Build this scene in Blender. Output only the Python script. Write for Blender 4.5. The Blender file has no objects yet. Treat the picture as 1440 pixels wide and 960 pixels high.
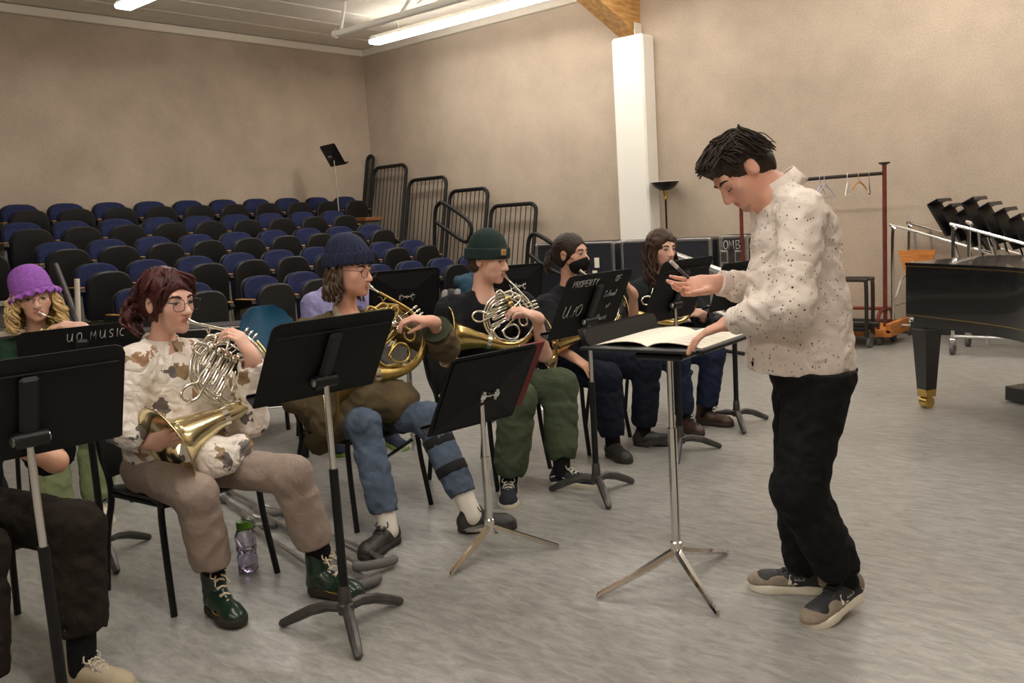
import bpy, math, random
import numpy as np
from mathutils import Matrix, Vector
random.seed(7); rng = np.random.default_rng(7)
A = lambda *v: np.array(v, float)
PI = math.pi

# ------------------------------------------------------------------ camera, world, lights, exposure
CAM = A(11.626, -10.019, 1.45)
RR = A(0.75632588, 0.65135786, -0.06086129); UU = A(-0.04045983, 0.13942766, 0.98940534); WW = A(-0.65294269, 0.74585043, -0.13180658)
FPX = 1263.0
FH = A(WW[0], WW[1], 0); FH /= np.linalg.norm(FH)          # horizontal viewing direction
RH = np.cross(FH, A(0, 0, 1))                               # horizontal right
sc = bpy.context.scene
cam = bpy.data.cameras.new('camera'); cam.sensor_width = 36; cam.lens = FPX/1440*36; cam.clip_end = 60
camo = bpy.data.objects.new('camera', cam); sc.collection.objects.link(camo); sc.camera = camo
camo.matrix_world = Matrix(((RR[0], UU[0], -WW[0], CAM[0]), (RR[1], UU[1], -WW[1], CAM[1]), (RR[2], UU[2], -WW[2], CAM[2]), (0, 0, 0, 1)))
w = bpy.data.worlds.new('world'); sc.world = w; w.use_nodes = True
w.node_tree.nodes['Background'].inputs[0].default_value = (0.9, 0.85, 0.8, 1); w.node_tree.nodes['Background'].inputs[1].default_value = 0.05
sc.view_settings.view_transform = 'Standard'; sc.view_settings.look = 'None'; sc.view_settings.gamma = 1
sc.view_settings.use_curve_mapping = False; sc.view_settings.exposure = 0.7
LAMP = 17.0                      # strength of the fluorescent diffusers
ROOM_X, ROOM_Y, ROOM_Z = 15.0, -14.0, 4.36

def cw(x, d, z):                 # (metres right of, in front of, the photographer's feet, height) -> room
    return A(CAM[0], CAM[1], 0) + RH*x + FH*d + A(0, 0, z)
def cdir(x, d, z=0): v = RH*x + FH*d + A(0, 0, z); return v/np.linalg.norm(v)
def ray(x, y): return WW + RR*(x-720)/FPX - UU*(y-480)/FPX
def at(x, y, d): r = ray(x, y); return CAM + r*(d/(r@FH))
def atz(x, y, z): r = ray(x, y); return CAM + r*((z-CAM[2])/r[2])
def aty(x, y, Y): r = ray(x, y); return CAM + r*((Y-CAM[1])/r[1])

# ------------------------------------------------------------------ materials
MATS = {}
def fold_bump(nt, tc, strength):          # soft creases: two warped noises taken as ridges
    prev = None
    for sc_, st in ((7., strength), (17., strength*.55)):
        n = nt.nodes.new('ShaderNodeTexNoise'); n.inputs['Scale'].default_value = sc_; n.inputs['Detail'].default_value = 1.5; n.inputs['Distortion'].default_value = 1.1
        nt.links.new(tc.outputs['Object'], n.inputs[0])
        a = nt.nodes.new('ShaderNodeMath'); a.operation = 'SUBTRACT'; a.inputs[1].default_value = .5; nt.links.new(n.outputs['Fac'], a.inputs[0])
        c = nt.nodes.new('ShaderNodeMath'); c.operation = 'ABSOLUTE'; nt.links.new(a.outputs[0], c.inputs[0])
        bp = nt.nodes.new('ShaderNodeBump'); bp.inputs['Strength'].default_value = st; bp.inputs['Distance'].default_value = .05 if sc_ < 10 else .025
        nt.links.new(c.outputs[0], bp.inputs['Height'])
        if prev: nt.links.new(prev.outputs[0], bp.inputs['Normal'])
        prev = bp
    return prev
def mat(name, col, rough=.6, metal=0., noise=0., nscale=8., bump=0., bscale=60., spec=.5, trans=0., emit=0., coat=0., fold=0.):
    if name in MATS: return MATS[name]
    m = bpy.data.materials.new(name); m.use_nodes = True; nt = m.node_tree; b = nt.nodes['Principled BSDF']
    c = tuple(col)+(1,)
    b.inputs['Base Color'].default_value = c; b.inputs['Roughness'].default_value = rough; b.inputs['Metallic'].default_value = metal
    b.inputs['Specular IOR Level'].default_value = spec
    if trans: b.inputs['Transmission Weight'].default_value = trans
    if coat: b.inputs['Coat Weight'].default_value = coat
    if emit: b.inputs['Emission Color'].default_value = c; b.inputs['Emission Strength'].default_value = emit
    tc = nt.nodes.new('ShaderNodeTexCoord')
    if noise:
        n = nt.nodes.new('ShaderNodeTexNoise'); n.inputs['Scale'].default_value = nscale; n.inputs['Detail'].default_value = 5
        nt.links.new(tc.outputs['Object'], n.inputs['Vector'])
        r = nt.nodes.new('ShaderNodeMapRange'); r.inputs[1].default_value = .3; r.inputs[2].default_value = .7
        r.inputs[3].default_value = 1-noise; r.inputs[4].default_value = 1+noise
        nt.links.new(n.outputs['Fac'], r.inputs[0])
        x = nt.nodes.new('ShaderNodeVectorMath'); x.operation = 'SCALE'; x.inputs[0].default_value = col[:3]
        nt.links.new(r.outputs[0], x.inputs['Scale']); nt.links.new(x.outputs[0], b.inputs['Base Color'])
    if fold:
        fb = fold_bump(nt, tc, fold)
        nt.links.new(fb.outputs[0], b.inputs['Normal'])
    if bump:
        n2 = nt.nodes.new('ShaderNodeTexNoise'); n2.inputs['Scale'].default_value = bscale; n2.inputs['Detail'].default_value = 3
        nt.links.new(tc.outputs['Object'], n2.inputs['Vector'])
        bp = nt.nodes.new('ShaderNodeBump'); bp.inputs['Strength'].default_value = bump; bp.inputs['Distance'].default_value = .01
        nt.links.new(n2.outputs['Fac'], bp.inputs['Height']); nt.links.new(bp.outputs[0], b.inputs['Normal'])
        if fold: nt.links.new(fb.outputs[0], bp.inputs['Normal'])
    MATS[name] = m; return m
def srgb(r, g, b): return tuple(((c/255)/12.92 if c/255 <= .04045 else ((c/255+.055)/1.055)**2.4) for c in (r, g, b))

def floor_mat():
    m = bpy.data.materials.new('floor_vinyl'); m.use_nodes = True; nt = m.node_tree; b = nt.nodes['Principled BSDF']; N = nt.nodes.new; L = nt.links.new
    tc = N('ShaderNodeTexCoord'); mp = N('ShaderNodeMapping'); mp.inputs['Rotation'].default_value = (0, 0, math.radians(-41)); mp.inputs['Scale'].default_value = (1, 3.2, 1)
    n1 = N('ShaderNodeTexNoise'); n1.inputs['Scale'].default_value = 8.5; n1.inputs['Detail'].default_value = 9; n1.inputs['Roughness'].default_value = .72; n1.inputs['Distortion'].default_value = .6
    n2 = N('ShaderNodeTexNoise'); n2.inputs['Scale'].default_value = .9; n2.inputs['Detail'].default_value = 4
    cr = N('ShaderNodeValToRGB'); e = cr.color_ramp.elements
    e[0].position = .34; e[0].color = srgb(128, 127, 122)+(1,); e[1].position = .66; e[1].color = srgb(170, 168, 164)+(1,)
    x = e.new(.5); x.color = srgb(151, 149, 144)+(1,)
    mx = N('ShaderNodeMixRGB'); mx.blend_type = 'MULTIPLY'; mx.inputs[0].default_value = .35
    cr2 = N('ShaderNodeValToRGB'); cr2.color_ramp.elements[0].color = (.75, .74, .7, 1); cr2.color_ramp.elements[1].color = (1, 1, 1, 1); cr2.color_ramp.elements[0].position = .35; cr2.color_ramp.elements[1].position = .6
    L(tc.outputs['Object'], mp.inputs[0]); L(mp.outputs[0], n1.inputs[0]); L(tc.outputs['Object'], n2.inputs[0])
    L(n1.outputs[0], cr.inputs[0]); L(n2.outputs[0], cr2.inputs[0]); L(cr.outputs[0], mx.inputs[1]); L(cr2.outputs[0], mx.inputs[2]); L(mx.outputs[0], b.inputs['Base Color'])
    b.inputs['Roughness'].default_value = .33; b.inputs['Specular IOR Level'].default_value = .45
    bp = N('ShaderNodeBump'); bp.inputs['Strength'].default_value = .06; L(n1.outputs[0], bp.inputs['Height']); L(bp.outputs[0], b.inputs['Normal'])
    return m
def wall_mat(name, base):
    m = bpy.data.materials.new(name); m.use_nodes = True; nt = m.node_tree; b = nt.nodes['Principled BSDF']; N = nt.nodes.new; L = nt.links.new
    tc = N('ShaderNodeTexCoord')
    n1 = N('ShaderNodeTexNoise'); n1.inputs['Scale'].default_value = 1.3; n1.inputs['Detail'].default_value = 8; n1.inputs['Roughness'].default_value = .62
    n2 = N('ShaderNodeTexNoise'); n2.inputs['Scale'].default_value = 55; n2.inputs['Detail'].default_value = 3
    cr = N('ShaderNodeValToRGB'); e = cr.color_ramp.elements
    e[0].position = .3; e[0].color = tuple(c*.84 for c in base)+(1,); e[1].position = .72; e[1].color = tuple(c*1.1 for c in base)+(1,)
    L(tc.outputs['Object'], n1.inputs[0]); L(tc.outputs['Object'], n2.inputs[0]); L(n1.outputs[0], cr.inputs[0])
    mx = N('ShaderNodeMixRGB'); mx.blend_type = 'MULTIPLY'; mx.inputs[0].default_value = .35
    cr2 = N('ShaderNodeValToRGB'); cr2.color_ramp.elements[0].color = (.6, .6, .6, 1); cr2.color_ramp.elements[0].position = .3; cr2.color_ramp.elements[1].position = .6
    L(n2.outputs[0], cr2.inputs[0]); L(cr.outputs[0], mx.inputs[1]); L(cr2.outputs[0], mx.inputs[2]); L(mx.outputs[0], b.inputs['Base Color'])
    bp = N('ShaderNodeBump'); bp.inputs['Strength'].default_value = .25; bp.inputs['Distance'].default_value = .006; L(n2.outputs[0], bp.inputs['Height']); L(bp.outputs[0], b.inputs['Normal'])
    b.inputs['Roughness'].default_value = .9; b.inputs['Specular IOR Level'].default_value = .15
    return m
def wood_mat(name, c1, c2, scale=6, rough=.5, stretch=(1, 1, 12)):
    m = bpy.data.materials.new(name); m.use_nodes = True; nt = m.node_tree; b = nt.nodes['Principled BSDF']; N = nt.nodes.new; L = nt.links.new
    tc = N('ShaderNodeTexCoord'); mp = N('ShaderNodeMapping'); mp.inputs['Scale'].default_value = stretch
    n = N('ShaderNodeTexNoise'); n.inputs['Scale'].default_value = scale; n.inputs['Detail'].default_value = 6
    cr = N('ShaderNodeValToRGB'); cr.color_ramp.elements[0].color = c1+(1,); cr.color_ramp.elements[0].position = .35; cr.color_ramp.elements[1].color = c2+(1,); cr.color_ramp.elements[1].position = .65
    L(tc.outputs['Object'], mp.inputs[0]); L(mp.outputs[0], n.inputs[0]); L(n.outputs[0], cr.inputs[0]); L(cr.outputs[0], b.inputs['Base Color'])
    b.inputs['Roughness'].default_value = rough; return m
def spots_mat(name, base, scale, thr, cols, warp=.0, rough=.85, stretch=(1, 1, 1), bump=.15):
    """cloth printed with scattered blots: Voronoi cells, a blot round each cell centre with one of the colours"""
    m = bpy.data.materials.new(name); m.use_nodes = True; nt = m.node_tree; b = nt.nodes['Principled BSDF']; N = nt.nodes.new; L = nt.links.new
    tc = N('ShaderNodeTexCoord'); mp = N('ShaderNodeMapping'); mp.inputs['Scale'].default_value = stretch; L(tc.outputs['Object'], mp.inputs[0])
    nz = N('ShaderNodeTexNoise'); nz.inputs['Scale'].default_value = scale*2.2; nz.inputs['Detail'].default_value = 2; L(mp.outputs[0], nz.inputs[0])
    sb = N('ShaderNodeVectorMath'); sb.operation = 'SUBTRACT'; sb.inputs[1].default_value = (.5, .5, .5); L(nz.outputs['Color'], sb.inputs[0])
    sl = N('ShaderNodeVectorMath'); sl.operation = 'SCALE'; sl.inputs['Scale'].default_value = warp; L(sb.outputs[0], sl.inputs[0])
    ad = N('ShaderNodeVectorMath'); L(mp.outputs[0], ad.inputs[0]); L(sl.outputs[0], ad.inputs[1])
    v = N('ShaderNodeTexVoronoi'); v.inputs['Scale'].default_value = scale; v.inputs['Randomness'].default_value = .9; L(ad.outputs[0], v.inputs['Vector'])
    lt = N('ShaderNodeMath'); lt.operation = 'LESS_THAN'; lt.inputs[1].default_value = thr; L(v.outputs['Distance'], lt.inputs[0])
    sp = N('ShaderNodeSeparateColor'); L(v.outputs['Color'], sp.inputs[0])
    cr = N('ShaderNodeValToRGB'); cr.color_ramp.interpolation = 'CONSTANT'; e = cr.color_ramp.elements
    e[0].color = cols[0]+(1,); e[1].position = 1/len(cols); e[1].color = cols[1 % len(cols)]+(1,)
    for i in range(2, len(cols)): x = e.new(i/len(cols)); x.color = cols[i]+(1,)
    L(sp.outputs[0], cr.inputs[0])
    mx = N('ShaderNodeMixRGB'); mx.inputs[1].default_value = base+(1,); L(lt.outputs[0], mx.inputs[0]); L(cr.outputs[0], mx.inputs[2]); L(mx.outputs[0], b.inputs['Base Color'])
    b.inputs['Roughness'].default_value = rough; b.inputs['Specular IOR Level'].default_value = .2
    fb = fold_bump(nt, tc, bump*3); L(fb.outputs[0], b.inputs['Normal'])
    return m
def skin_mat(name, col):
    m = bpy.data.materials.new(name); m.use_nodes = True; nt = m.node_tree; b = nt.nodes['Principled BSDF']; N = nt.nodes.new; L = nt.links.new
    tc = N('ShaderNodeTexCoord'); n = N('ShaderNodeTexNoise'); n.inputs['Scale'].default_value = 22; n.inputs['Detail'].default_value = 3; L(tc.outputs['Object'], n.inputs[0])
    cr = N('ShaderNodeValToRGB'); cr.color_ramp.elements[0].position = .35; cr.color_ramp.elements[1].position = .68
    cr.color_ramp.elements[0].color = col+(1,); cr.color_ramp.elements[1].color = (col[0]*.97, col[1]*.86, col[2]*.83, 1)
    L(n.outputs[0], cr.inputs[0]); L(cr.outputs[0], b.inputs['Base Color'])
    b.inputs['Roughness'].default_value = .5; b.inputs['Subsurface Weight'].default_value = .12; b.inputs['Subsurface Radius'].default_value = (.02, .008, .004); b.inputs['Subsurface Scale'].default_value = .25
    return m

# ------------------------------------------------------------------ mesh helpers
def nrm(v): v = np.asarray(v, float); return v/(np.linalg.norm(v)+1e-12)
def frame(y, up=(0, 0, 1)):       # columns x,y,z with y forward, z near up
    y = nrm(y); x = nrm(np.cross(y, up)); z = np.cross(x, y); return np.stack([x, y, z], 1)
class MB:
    def __init__(s): s.v = []; s.f = []; s.m = []
    def add(s, v, f, m=0):
        o = len(s.v); s.v += [tuple(p) for p in v]; s.f += [tuple(i+o for i in q) for q in f]; s.m += [m]*len(f); return s
    def box(s, c, size, R=None, bev=.0, m=0):
        hx, hy, hz = (k/2 for k in size); c = np.asarray(c, float); R = np.eye(3) if R is None else np.asarray(R)
        if bev <= 0:
            P = [A(x*hx, y*hy, z*hz) for x in (-1, 1) for y in (-1, 1) for z in (-1, 1)]
            F = [(0, 1, 3, 2), (4, 6, 7, 5), (0, 4, 5, 1), (2, 3, 7, 6), (0, 2, 6, 4), (1, 5, 7, 3)]
        else:
            b = min(bev, hx*.9, hy*.9, hz*.9); P = []; ix = {}
            for x in (-1, 1):
                for y in (-1, 1):
                    for z in (-1, 1):
                        for a in range(3):
                            q = A(x*(hx-b), y*(hy-b), z*(hz-b)); q[a] += (x, y, z)[a]*b
                            ix[(x, y, z, a)] = len(P); P.append(q)
            F = []
            for a in range(3):
                u, v = (a+1) % 3, (a+2) % 3
                for sg in (-1, 1):
                    q = []
                    for (p, r) in ((-1, -1), (1, -1), (1, 1), (-1, 1)):
                        k = [0, 0, 0]; k[a] = sg; k[u] = p; k[v] = r; q.append(ix[tuple(k)+(a,)])
                    F.append(tuple(q) if sg > 0 else tuple(q[::-1]))
                for p in (-1, 1):
                    for r in (-1, 1):     # edge along a between faces u and v
                        k0 = [0]*3; k0[a] = -1; k0[u] = p; k0[v] = r; k1 = list(k0); k1[a] = 1
                        q = (ix[tuple(k0)+(u,)], ix[tuple(k1)+(u,)], ix[tuple(k1)+(v,)], ix[tuple(k0)+(v,)])
                        F.append(q if p*r < 0 else q[::-1])
            for x in (-1, 1):
                for y in (-1, 1):
                    for z in (-1, 1):
                        q = (ix[(x, y, z, 0)], ix[(x, y, z, 1)], ix[(x, y, z, 2)]); F.append(q if x*y*z > 0 else q[::-1])
        s.add([c+R@p for p in P], F, m); return s
    def tube(s, pts, r, n=8, cap=True, closed=False, m=0, sx=1., up=None):
        pts = [np.asarray(p, float) for p in pts]; N = len(pts)
        rs = [r]*N if np.isscalar(r) else list(r)
        T = []
        for i in range(N):
            a = pts[(i-1) % N] if (closed or i > 0) else pts[i]; b = pts[(i+1) % N] if (closed or i < N-1) else pts[i]
            T.append(nrm(b-a))
        u = np.cross(T[0], A(0, 0, 1) if up is None else np.asarray(up, float))
        if np.linalg.norm(u) < 1e-3: u = np.cross(T[0], A(1, 0, 0))
        u = nrm(u); V = []
        for i in range(N):
            u = nrm(u-T[i]*(u@T[i])); w_ = np.cross(T[i], u)
            for k in range(n):
                a = 2*PI*k/n; V.append(pts[i]+rs[i]*(sx*math.cos(a)*u+math.sin(a)*w_))
        F = []
        for i in range(N if closed else N-1):
            j = (i+1) % N
            for k in range(n): F.append((i*n+k, i*n+(k+1) % n, j*n+(k+1) % n, j*n+k))
        if cap and not closed: F.append(tuple(range(n))[::-1]); F.append(tuple((N-1)*n+k for k in range(n)))
        s.add(V, F, m); return s
    def lathe(s, prof, o=(0, 0, 0), R=None, n=20, m=0):
        R = np.eye(3) if R is None else np.asarray(R); o = np.asarray(o, float); V = []; F = []
        for (r, z) in prof:
            for k in range(n): a = 2*PI*k/n; V.append(o+R@A(r*math.cos(a), r*math.sin(a), z))
        for i in range(len(prof)-1):
            for k in range(n): F.append((i*n+k, i*n+(k+1) % n, (i+1)*n+(k+1) % n, (i+1)*n+k))
        if prof[0][0] > 1e-6: F.append(tuple(range(n))[::-1])
        if prof[-1][0] > 1e-6: F.append(tuple((len(prof)-1)*n+k for k in range(n)))
        s.add(V, F, m); return s
    def prism(s, poly, t, o=(0, 0, 0), R=None, m=0):   # poly in local xy, thickness t along +z
        R = np.eye(3) if R is None else np.asarray(R); o = np.asarray(o, float); n = len(poly)
        V = [o+R@A(x, y, 0) for x, y in poly]+[o+R@A(x, y, t) for x, y in poly]
        F = [tuple(range(n))[::-1], tuple(range(n, 2*n))]+[(k, (k+1) % n, n+(k+1) % n, n+k) for k in range(n)]
        s.add(V, F, m); return s
    def ell(s, c, rad, R=None, nu=14, nv=9, m=0):
        R = np.eye(3) if R is None else np.asarray(R); V = []; F = []; c = np.asarray(c, float)
        for i in range(nv+1):
            th = PI*i/nv
            for k in range(nu):
                a = 2*PI*k/nu; V.append(c+R@(A(math.sin(th)*math.cos(a), math.sin(th)*math.sin(a), math.cos(th))*np.asarray(rad)))
        for i in range(nv):
            for k in range(nu): F.append((i*nu+k, (i+1)*nu+k, (i+1)*nu+(k+1) % nu, i*nu+(k+1) % nu))
        s.add(V, F, m); return s
def curve(pts, n=6, closed=False):      # Catmull-Rom through points of any dimension
    P = [np.asarray(p, float) for p in pts]; N = len(P); out = []
    for i in range(N if closed else N-1):
        g = (lambda k: P[k % N]) if closed else (lambda k: P[min(max(k, 0), N-1)])
        p0, p1, p2, p3 = g(i-1), g(i), g(i+1), g(i+2)
        for k in range(n):
            t = k/n; out.append(.5*((2*p1)+(-p0+p2)*t+(2*p0-5*p1+4*p2-p3)*t*t+(-p0+3*p1-3*p2+p3)*t**3))
    if not closed: out.append(P[-1])
    return out
def arc(c, r, a0, a1, n=12, ex=(1, 0, 0), ey=(0, 0, 1)):
    ex = np.asarray(ex, float); ey = np.asarray(ey, float); c = np.asarray(c, float)
    return [c+r*(math.cos(math.radians(a0+(a1-a0)*k/n))*ex+math.sin(math.radians(a0+(a1-a0)*k/n))*ey) for k in range(n+1)]
COL = sc.collection
def rawmesh(name, V, F, mi, mats, smooth):
    me = bpy.data.meshes.new(name); me.from_pydata([tuple(map(float, p)) for p in V], [], F)
    for m in mats: me.materials.append(m)
    if len(mats) > 1 and mi is not None: me.polygons.foreach_set('material_index', np.asarray(mi, dtype=np.int32))
    if smooth is not None:
        me.polygons.foreach_set('use_smooth', np.ones(len(me.polygons), dtype=bool))
        if smooth < 180: me.set_sharp_from_angle(angle=math.radians(smooth))
    me.update(); return me
def tag(o, label=None, cat=None, group=None, kind=None):
    if label: o['label'] = label
    if cat: o['category'] = cat
    if group: o['group'] = group
    if kind: o['kind'] = kind
    return o
def inv_of(parent):
    M = Matrix.Identity(4); p = parent
    while p is not None: M = p.matrix_basis @ M; p = p.parent
    return np.array(M.inverted())
def obj(name, mb, mats, parent=None, smooth=35, world=False, **kw):
    mats = mats if isinstance(mats, (list, tuple)) else [mats]
    V = mb.v
    if world and parent is not None:
        I = inv_of(parent); V = np.asarray(V)@I[:3, :3].T+I[:3, 3]
    me = rawmesh(name, V, mb.f, mb.m, mats, smooth)
    o = bpy.data.objects.new(name, me); COL.objects.link(o); o.parent = parent; tag(o, **kw); return o
def thing(name, label, cat, loc=(0, 0, 0), rz=0., group=None):
    o = bpy.data.objects.new(name, None); COL.objects.link(o); o.empty_display_size = .1
    o.location = tuple(loc); o.rotation_euler = (0, 0, rz); return tag(o, label, cat, group)
def struct(name, mb, m, parent=None, smooth=35):
    return obj(name, mb, m, parent, smooth, kind='structure')
def share(src, parent, loc=None, rot=None):
    c = src.copy(); COL.objects.link(c); c.parent = parent
    if loc is not None: c.location = tuple(loc)
    if rot is not None: c.rotation_euler = rot
    return c
def copy_tree(o, parent=None):
    c = o.copy(); COL.objects.link(c); c.parent = parent
    for ch in list(o.children): copy_tree(ch, c)
    return c
def yaw(d): return math.atan2(-d[0], d[1])      # rotation that turns local +Y to d
# ------------------------------------------------------------------ shared materials
M_black = mat('black_paint', (.008, .008, .0085), .5, noise=.2, nscale=30, spec=.3)
M_blackgloss = mat('black_gloss', (.009, .009, .01), .38, spec=.35)
M_stand = mat('black_stand_enamel', (.007, .007, .0075), .6, bump=.12, bscale=300, spec=.25)
M_plastic = mat('black_plastic', (.011, .0105, .0105), .5, spec=.35, bump=.1, bscale=200)
M_chrome = mat('chrome', (.80, .79, .77), .12, 1)
M_alu = mat('brushed_aluminium', (.62, .61, .60), .32, 1, noise=.08, nscale=20)
M_steelgrey = mat('dark_cast_iron', (.09, .085, .08), .42, .6, noise=.3, nscale=15)
M_rubber = mat('grey_rubber', (.13, .125, .12), .8)
M_white = mat('white_paint', srgb(240, 236, 226), .6)
M_offwhite = mat('offwhite_metal', srgb(222, 214, 200), .55)
M_wood_arm = wood_mat('armrest_wood', srgb(150, 105, 55), srgb(196, 150, 90), 12)
M_beam = wood_mat('glulam_wood', srgb(176, 128, 70), srgb(214, 168, 104), 5, stretch=(6, 1, 6))
M_ply = wood_mat('orange_plywood', srgb(178, 104, 40), srgb(206, 134, 62), 5)
M_blue = mat('seat_blue_fabric', srgb(40, 46, 80), .9, noise=.25, nscale=40, bump=.25, bscale=320, spec=.2)
M_grey = mat('grey_standard', srgb(120, 116, 106), .55, noise=.25, nscale=9)
M_tread = mat('riser_carpet', srgb(88, 84, 78), .9, noise=.2, nscale=30)
M_nose = mat('riser_nosing', srgb(178, 168, 150), .6, noise=.15, nscale=10)
M_rust = mat('oxide_red_pipe', srgb(110, 48, 38), .5, .3, noise=.25, nscale=14)
M_dpipe = mat('dark_pipe', srgb(58, 52, 48), .4, .6)
M_brass = mat('brass', (.62, .43, .14), .25, 1, noise=.1, nscale=20)
M_paper = mat('paper', srgb(240, 232, 214), .8, noise=.03, nscale=40)
M_chalk = mat('chalk', srgb(186, 186, 182), .9)

# ------------------------------------------------------------------ the room
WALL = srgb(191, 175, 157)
fl = struct('floor', MB().box((ROOM_X/2, ROOM_Y/2, -.05), (ROOM_X, -ROOM_Y, .1)), floor_mat())
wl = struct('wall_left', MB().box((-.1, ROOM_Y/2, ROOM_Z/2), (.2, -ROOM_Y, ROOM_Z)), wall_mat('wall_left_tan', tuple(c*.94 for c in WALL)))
wr = struct('wall_right', MB().box((ROOM_X/2-.1, .1, ROOM_Z/2), (ROOM_X+.2, .2, ROOM_Z)), wall_mat('wall_right_tan', WALL))
wb = struct('wall_back', MB().box((ROOM_X/2, ROOM_Y-.1, ROOM_Z/2), (ROOM_X+.4, .2, ROOM_Z)), MATS.setdefault('wall_plain', wall_mat('wall_plain_tan', WALL)))
ws = struct('wall_side', MB().box((ROOM_X+.1, ROOM_Y/2, ROOM_Z/2), (.2, -ROOM_Y, ROOM_Z)), MATS['wall_plain'])
M_ceil = mat('ceiling_deck', srgb(234, 226, 212), .8, noise=.05, nscale=6, bump=.15, bscale=25)
ce = struct('ceiling', MB().box((ROOM_X/2, ROOM_Y/2, ROOM_Z+.11), (ROOM_X+.4, -ROOM_Y+.4, .1)), M_ceil)
p0 = obj('panel', MB().box((0, 0, 0), (.585, 13.9, .05), bev=.012), M_ceil, ce); p0.location = (.36, ROOM_Y/2, ROOM_Z+.03)
for i in range(1, 24): share(p0, ce, (.36+.61*i, ROOM_Y/2, ROOM_Z+.03))
struct('trim_1', MB().box((.03, ROOM_Y/2, ROOM_Z-.05), (.06, -ROOM_Y, .11), bev=.01), M_offwhite)
struct('trim_2', MB().box((ROOM_X/2, -.03, ROOM_Z-.05), (ROOM_X-.12, .06, .11), bev=.01), M_offwhite)
struct('baseboard_right', MB().box((ROOM_X/2, -.012, .075), (ROOM_X-.05, .024, .15), bev=.004), mat('rubber_base', (.03, .029, .028), .7))
co_ = struct('column', MB().box((5.28, -.14, 1.82), (.46, .28, 3.64), bev=.025), M_white)
obj('bracket', MB().box((5.36, -.13, 3.72), (.012, .16, .16), bev=.003).tube([(5.35, -.13, 3.75), (5.375, -.13, 3.75)], .012), M_offwhite, co_)
bm_ = struct('roof_beam', MB().prism([(-.02, 0), (1.9, .72), (1.9, 1.6), (-.02, 1.0)], .27, (5.05, 0, 3.645), A(0, -1, 0, 0, 0, 1, -1, 0, 0).reshape(3, 3).T@np.diag([1, 1, -1.])), M_beam)

# ceiling truss of white pipes
tr = thing('roof_truss', 'white painted pipe truss hanging under the ceiling above the long lamp', 'truss', (2.1, -2.25, 4.0))
obj('bottom_chord', MB().tube([(0, 0, 0), (10, 0.1, 0)], .042, 10).lathe([(.05, -.02), (.05, .02)], (0, 0, 0), A(0, 0, 1, 0, 1, 0, -1, 0, 0).reshape(3, 3), 12), M_white, tr)
for i in range(9):
    obj('web', MB().tube([(.12+1.15*i, 0, .02), (.3+1.15*i+(.25 if i % 2 else -.05), 0, .36)], .02, 8), M_white, tr)
obj('conduit', MB().tube(curve([(1.5, .06, .1), (1.7, .07, .14), (1.9, .06, .06), (2.3, .06, .2), (2.6, .06, .36)], 4), .008, 6), M_white, tr)

# ------------------------------------------------------------------ fluorescent fixtures: the room's light
M_tube = mat('lamp_diffuser', (1, .95, .88), .5, emit=LAMP)
def fixture(x0, x1, y, z, label):
    t = thing('ceiling_lamp', label, 'lamp', ((x0+x1)/2, y, z), 0, 'long fluorescent lamps')
    L = x1-x0
    obj('housing', MB().prism([(-.075, .0), (-.04, .06), (.04, .06), (.075, 0)], L, (-L/2, 0, .028), A(0, 1, 0, 0, 0, 1, 1, 0, 0).reshape(3, 3).T), M_white, t)
    obj('diffuser', MB().box((0, 0, .0), (L-.02, .19, .055), bev=.015), M_tube, t)
    for s in (-1, 1): obj('hanger', MB().tube([(s*(L/2-.55), 0, .1), (s*(L/2-.55), 0, ROOM_Z-z)], .006, 6), M_white, t)
fixture(1.72, 6.6, -1.28, 4.06, 'long white fluorescent lamp above the wall corner beside the pipe truss')
fixture(7.6, 12.4, -1.28, 4.06, 'fluorescent lamp over the piano wall')
fixture(1.72, 6.6, -4.9, 4.06, 'fluorescent lamp at the top left edge above the blue seats')
fixture(7.6, 12.4, -4.9, 4.06, 'fluorescent lamp over the conductor')
fixture(7.6, 12.4, -8.6, 4.06, 'fluorescent lamp over the photographer')
fixture(9.0, 13.8, -12.2, 4.06, 'fluorescent lamp behind the photographer')

# ------------------------------------------------------------------ seating riser
for k in range(5):
    x0, x1, z = .85*k+.01, .85*(k+1), 1.2-.24*k
    rs_ = struct('riser_tier', MB().box(((x0+x1)/2, -4.6, z/2), (x1-x0, 8.6, z), bev=.008), M_tread)
    struct('nosing', MB().box((x1+.006, -4.6, z-.02), (.03, 8.6, .05), bev=.006), M_nose, rs_)
    if k < 4:
        for (ya, yb) in ((-7.25, -6.4), (-1.32, -.5)):
            struct('half_step', MB().box((.85*(k+1)+.18, (ya+yb)/2, 1.2-.24*k-.18), (.34, yb-ya, .12), bev=.006), M_tread, rs_)

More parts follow.
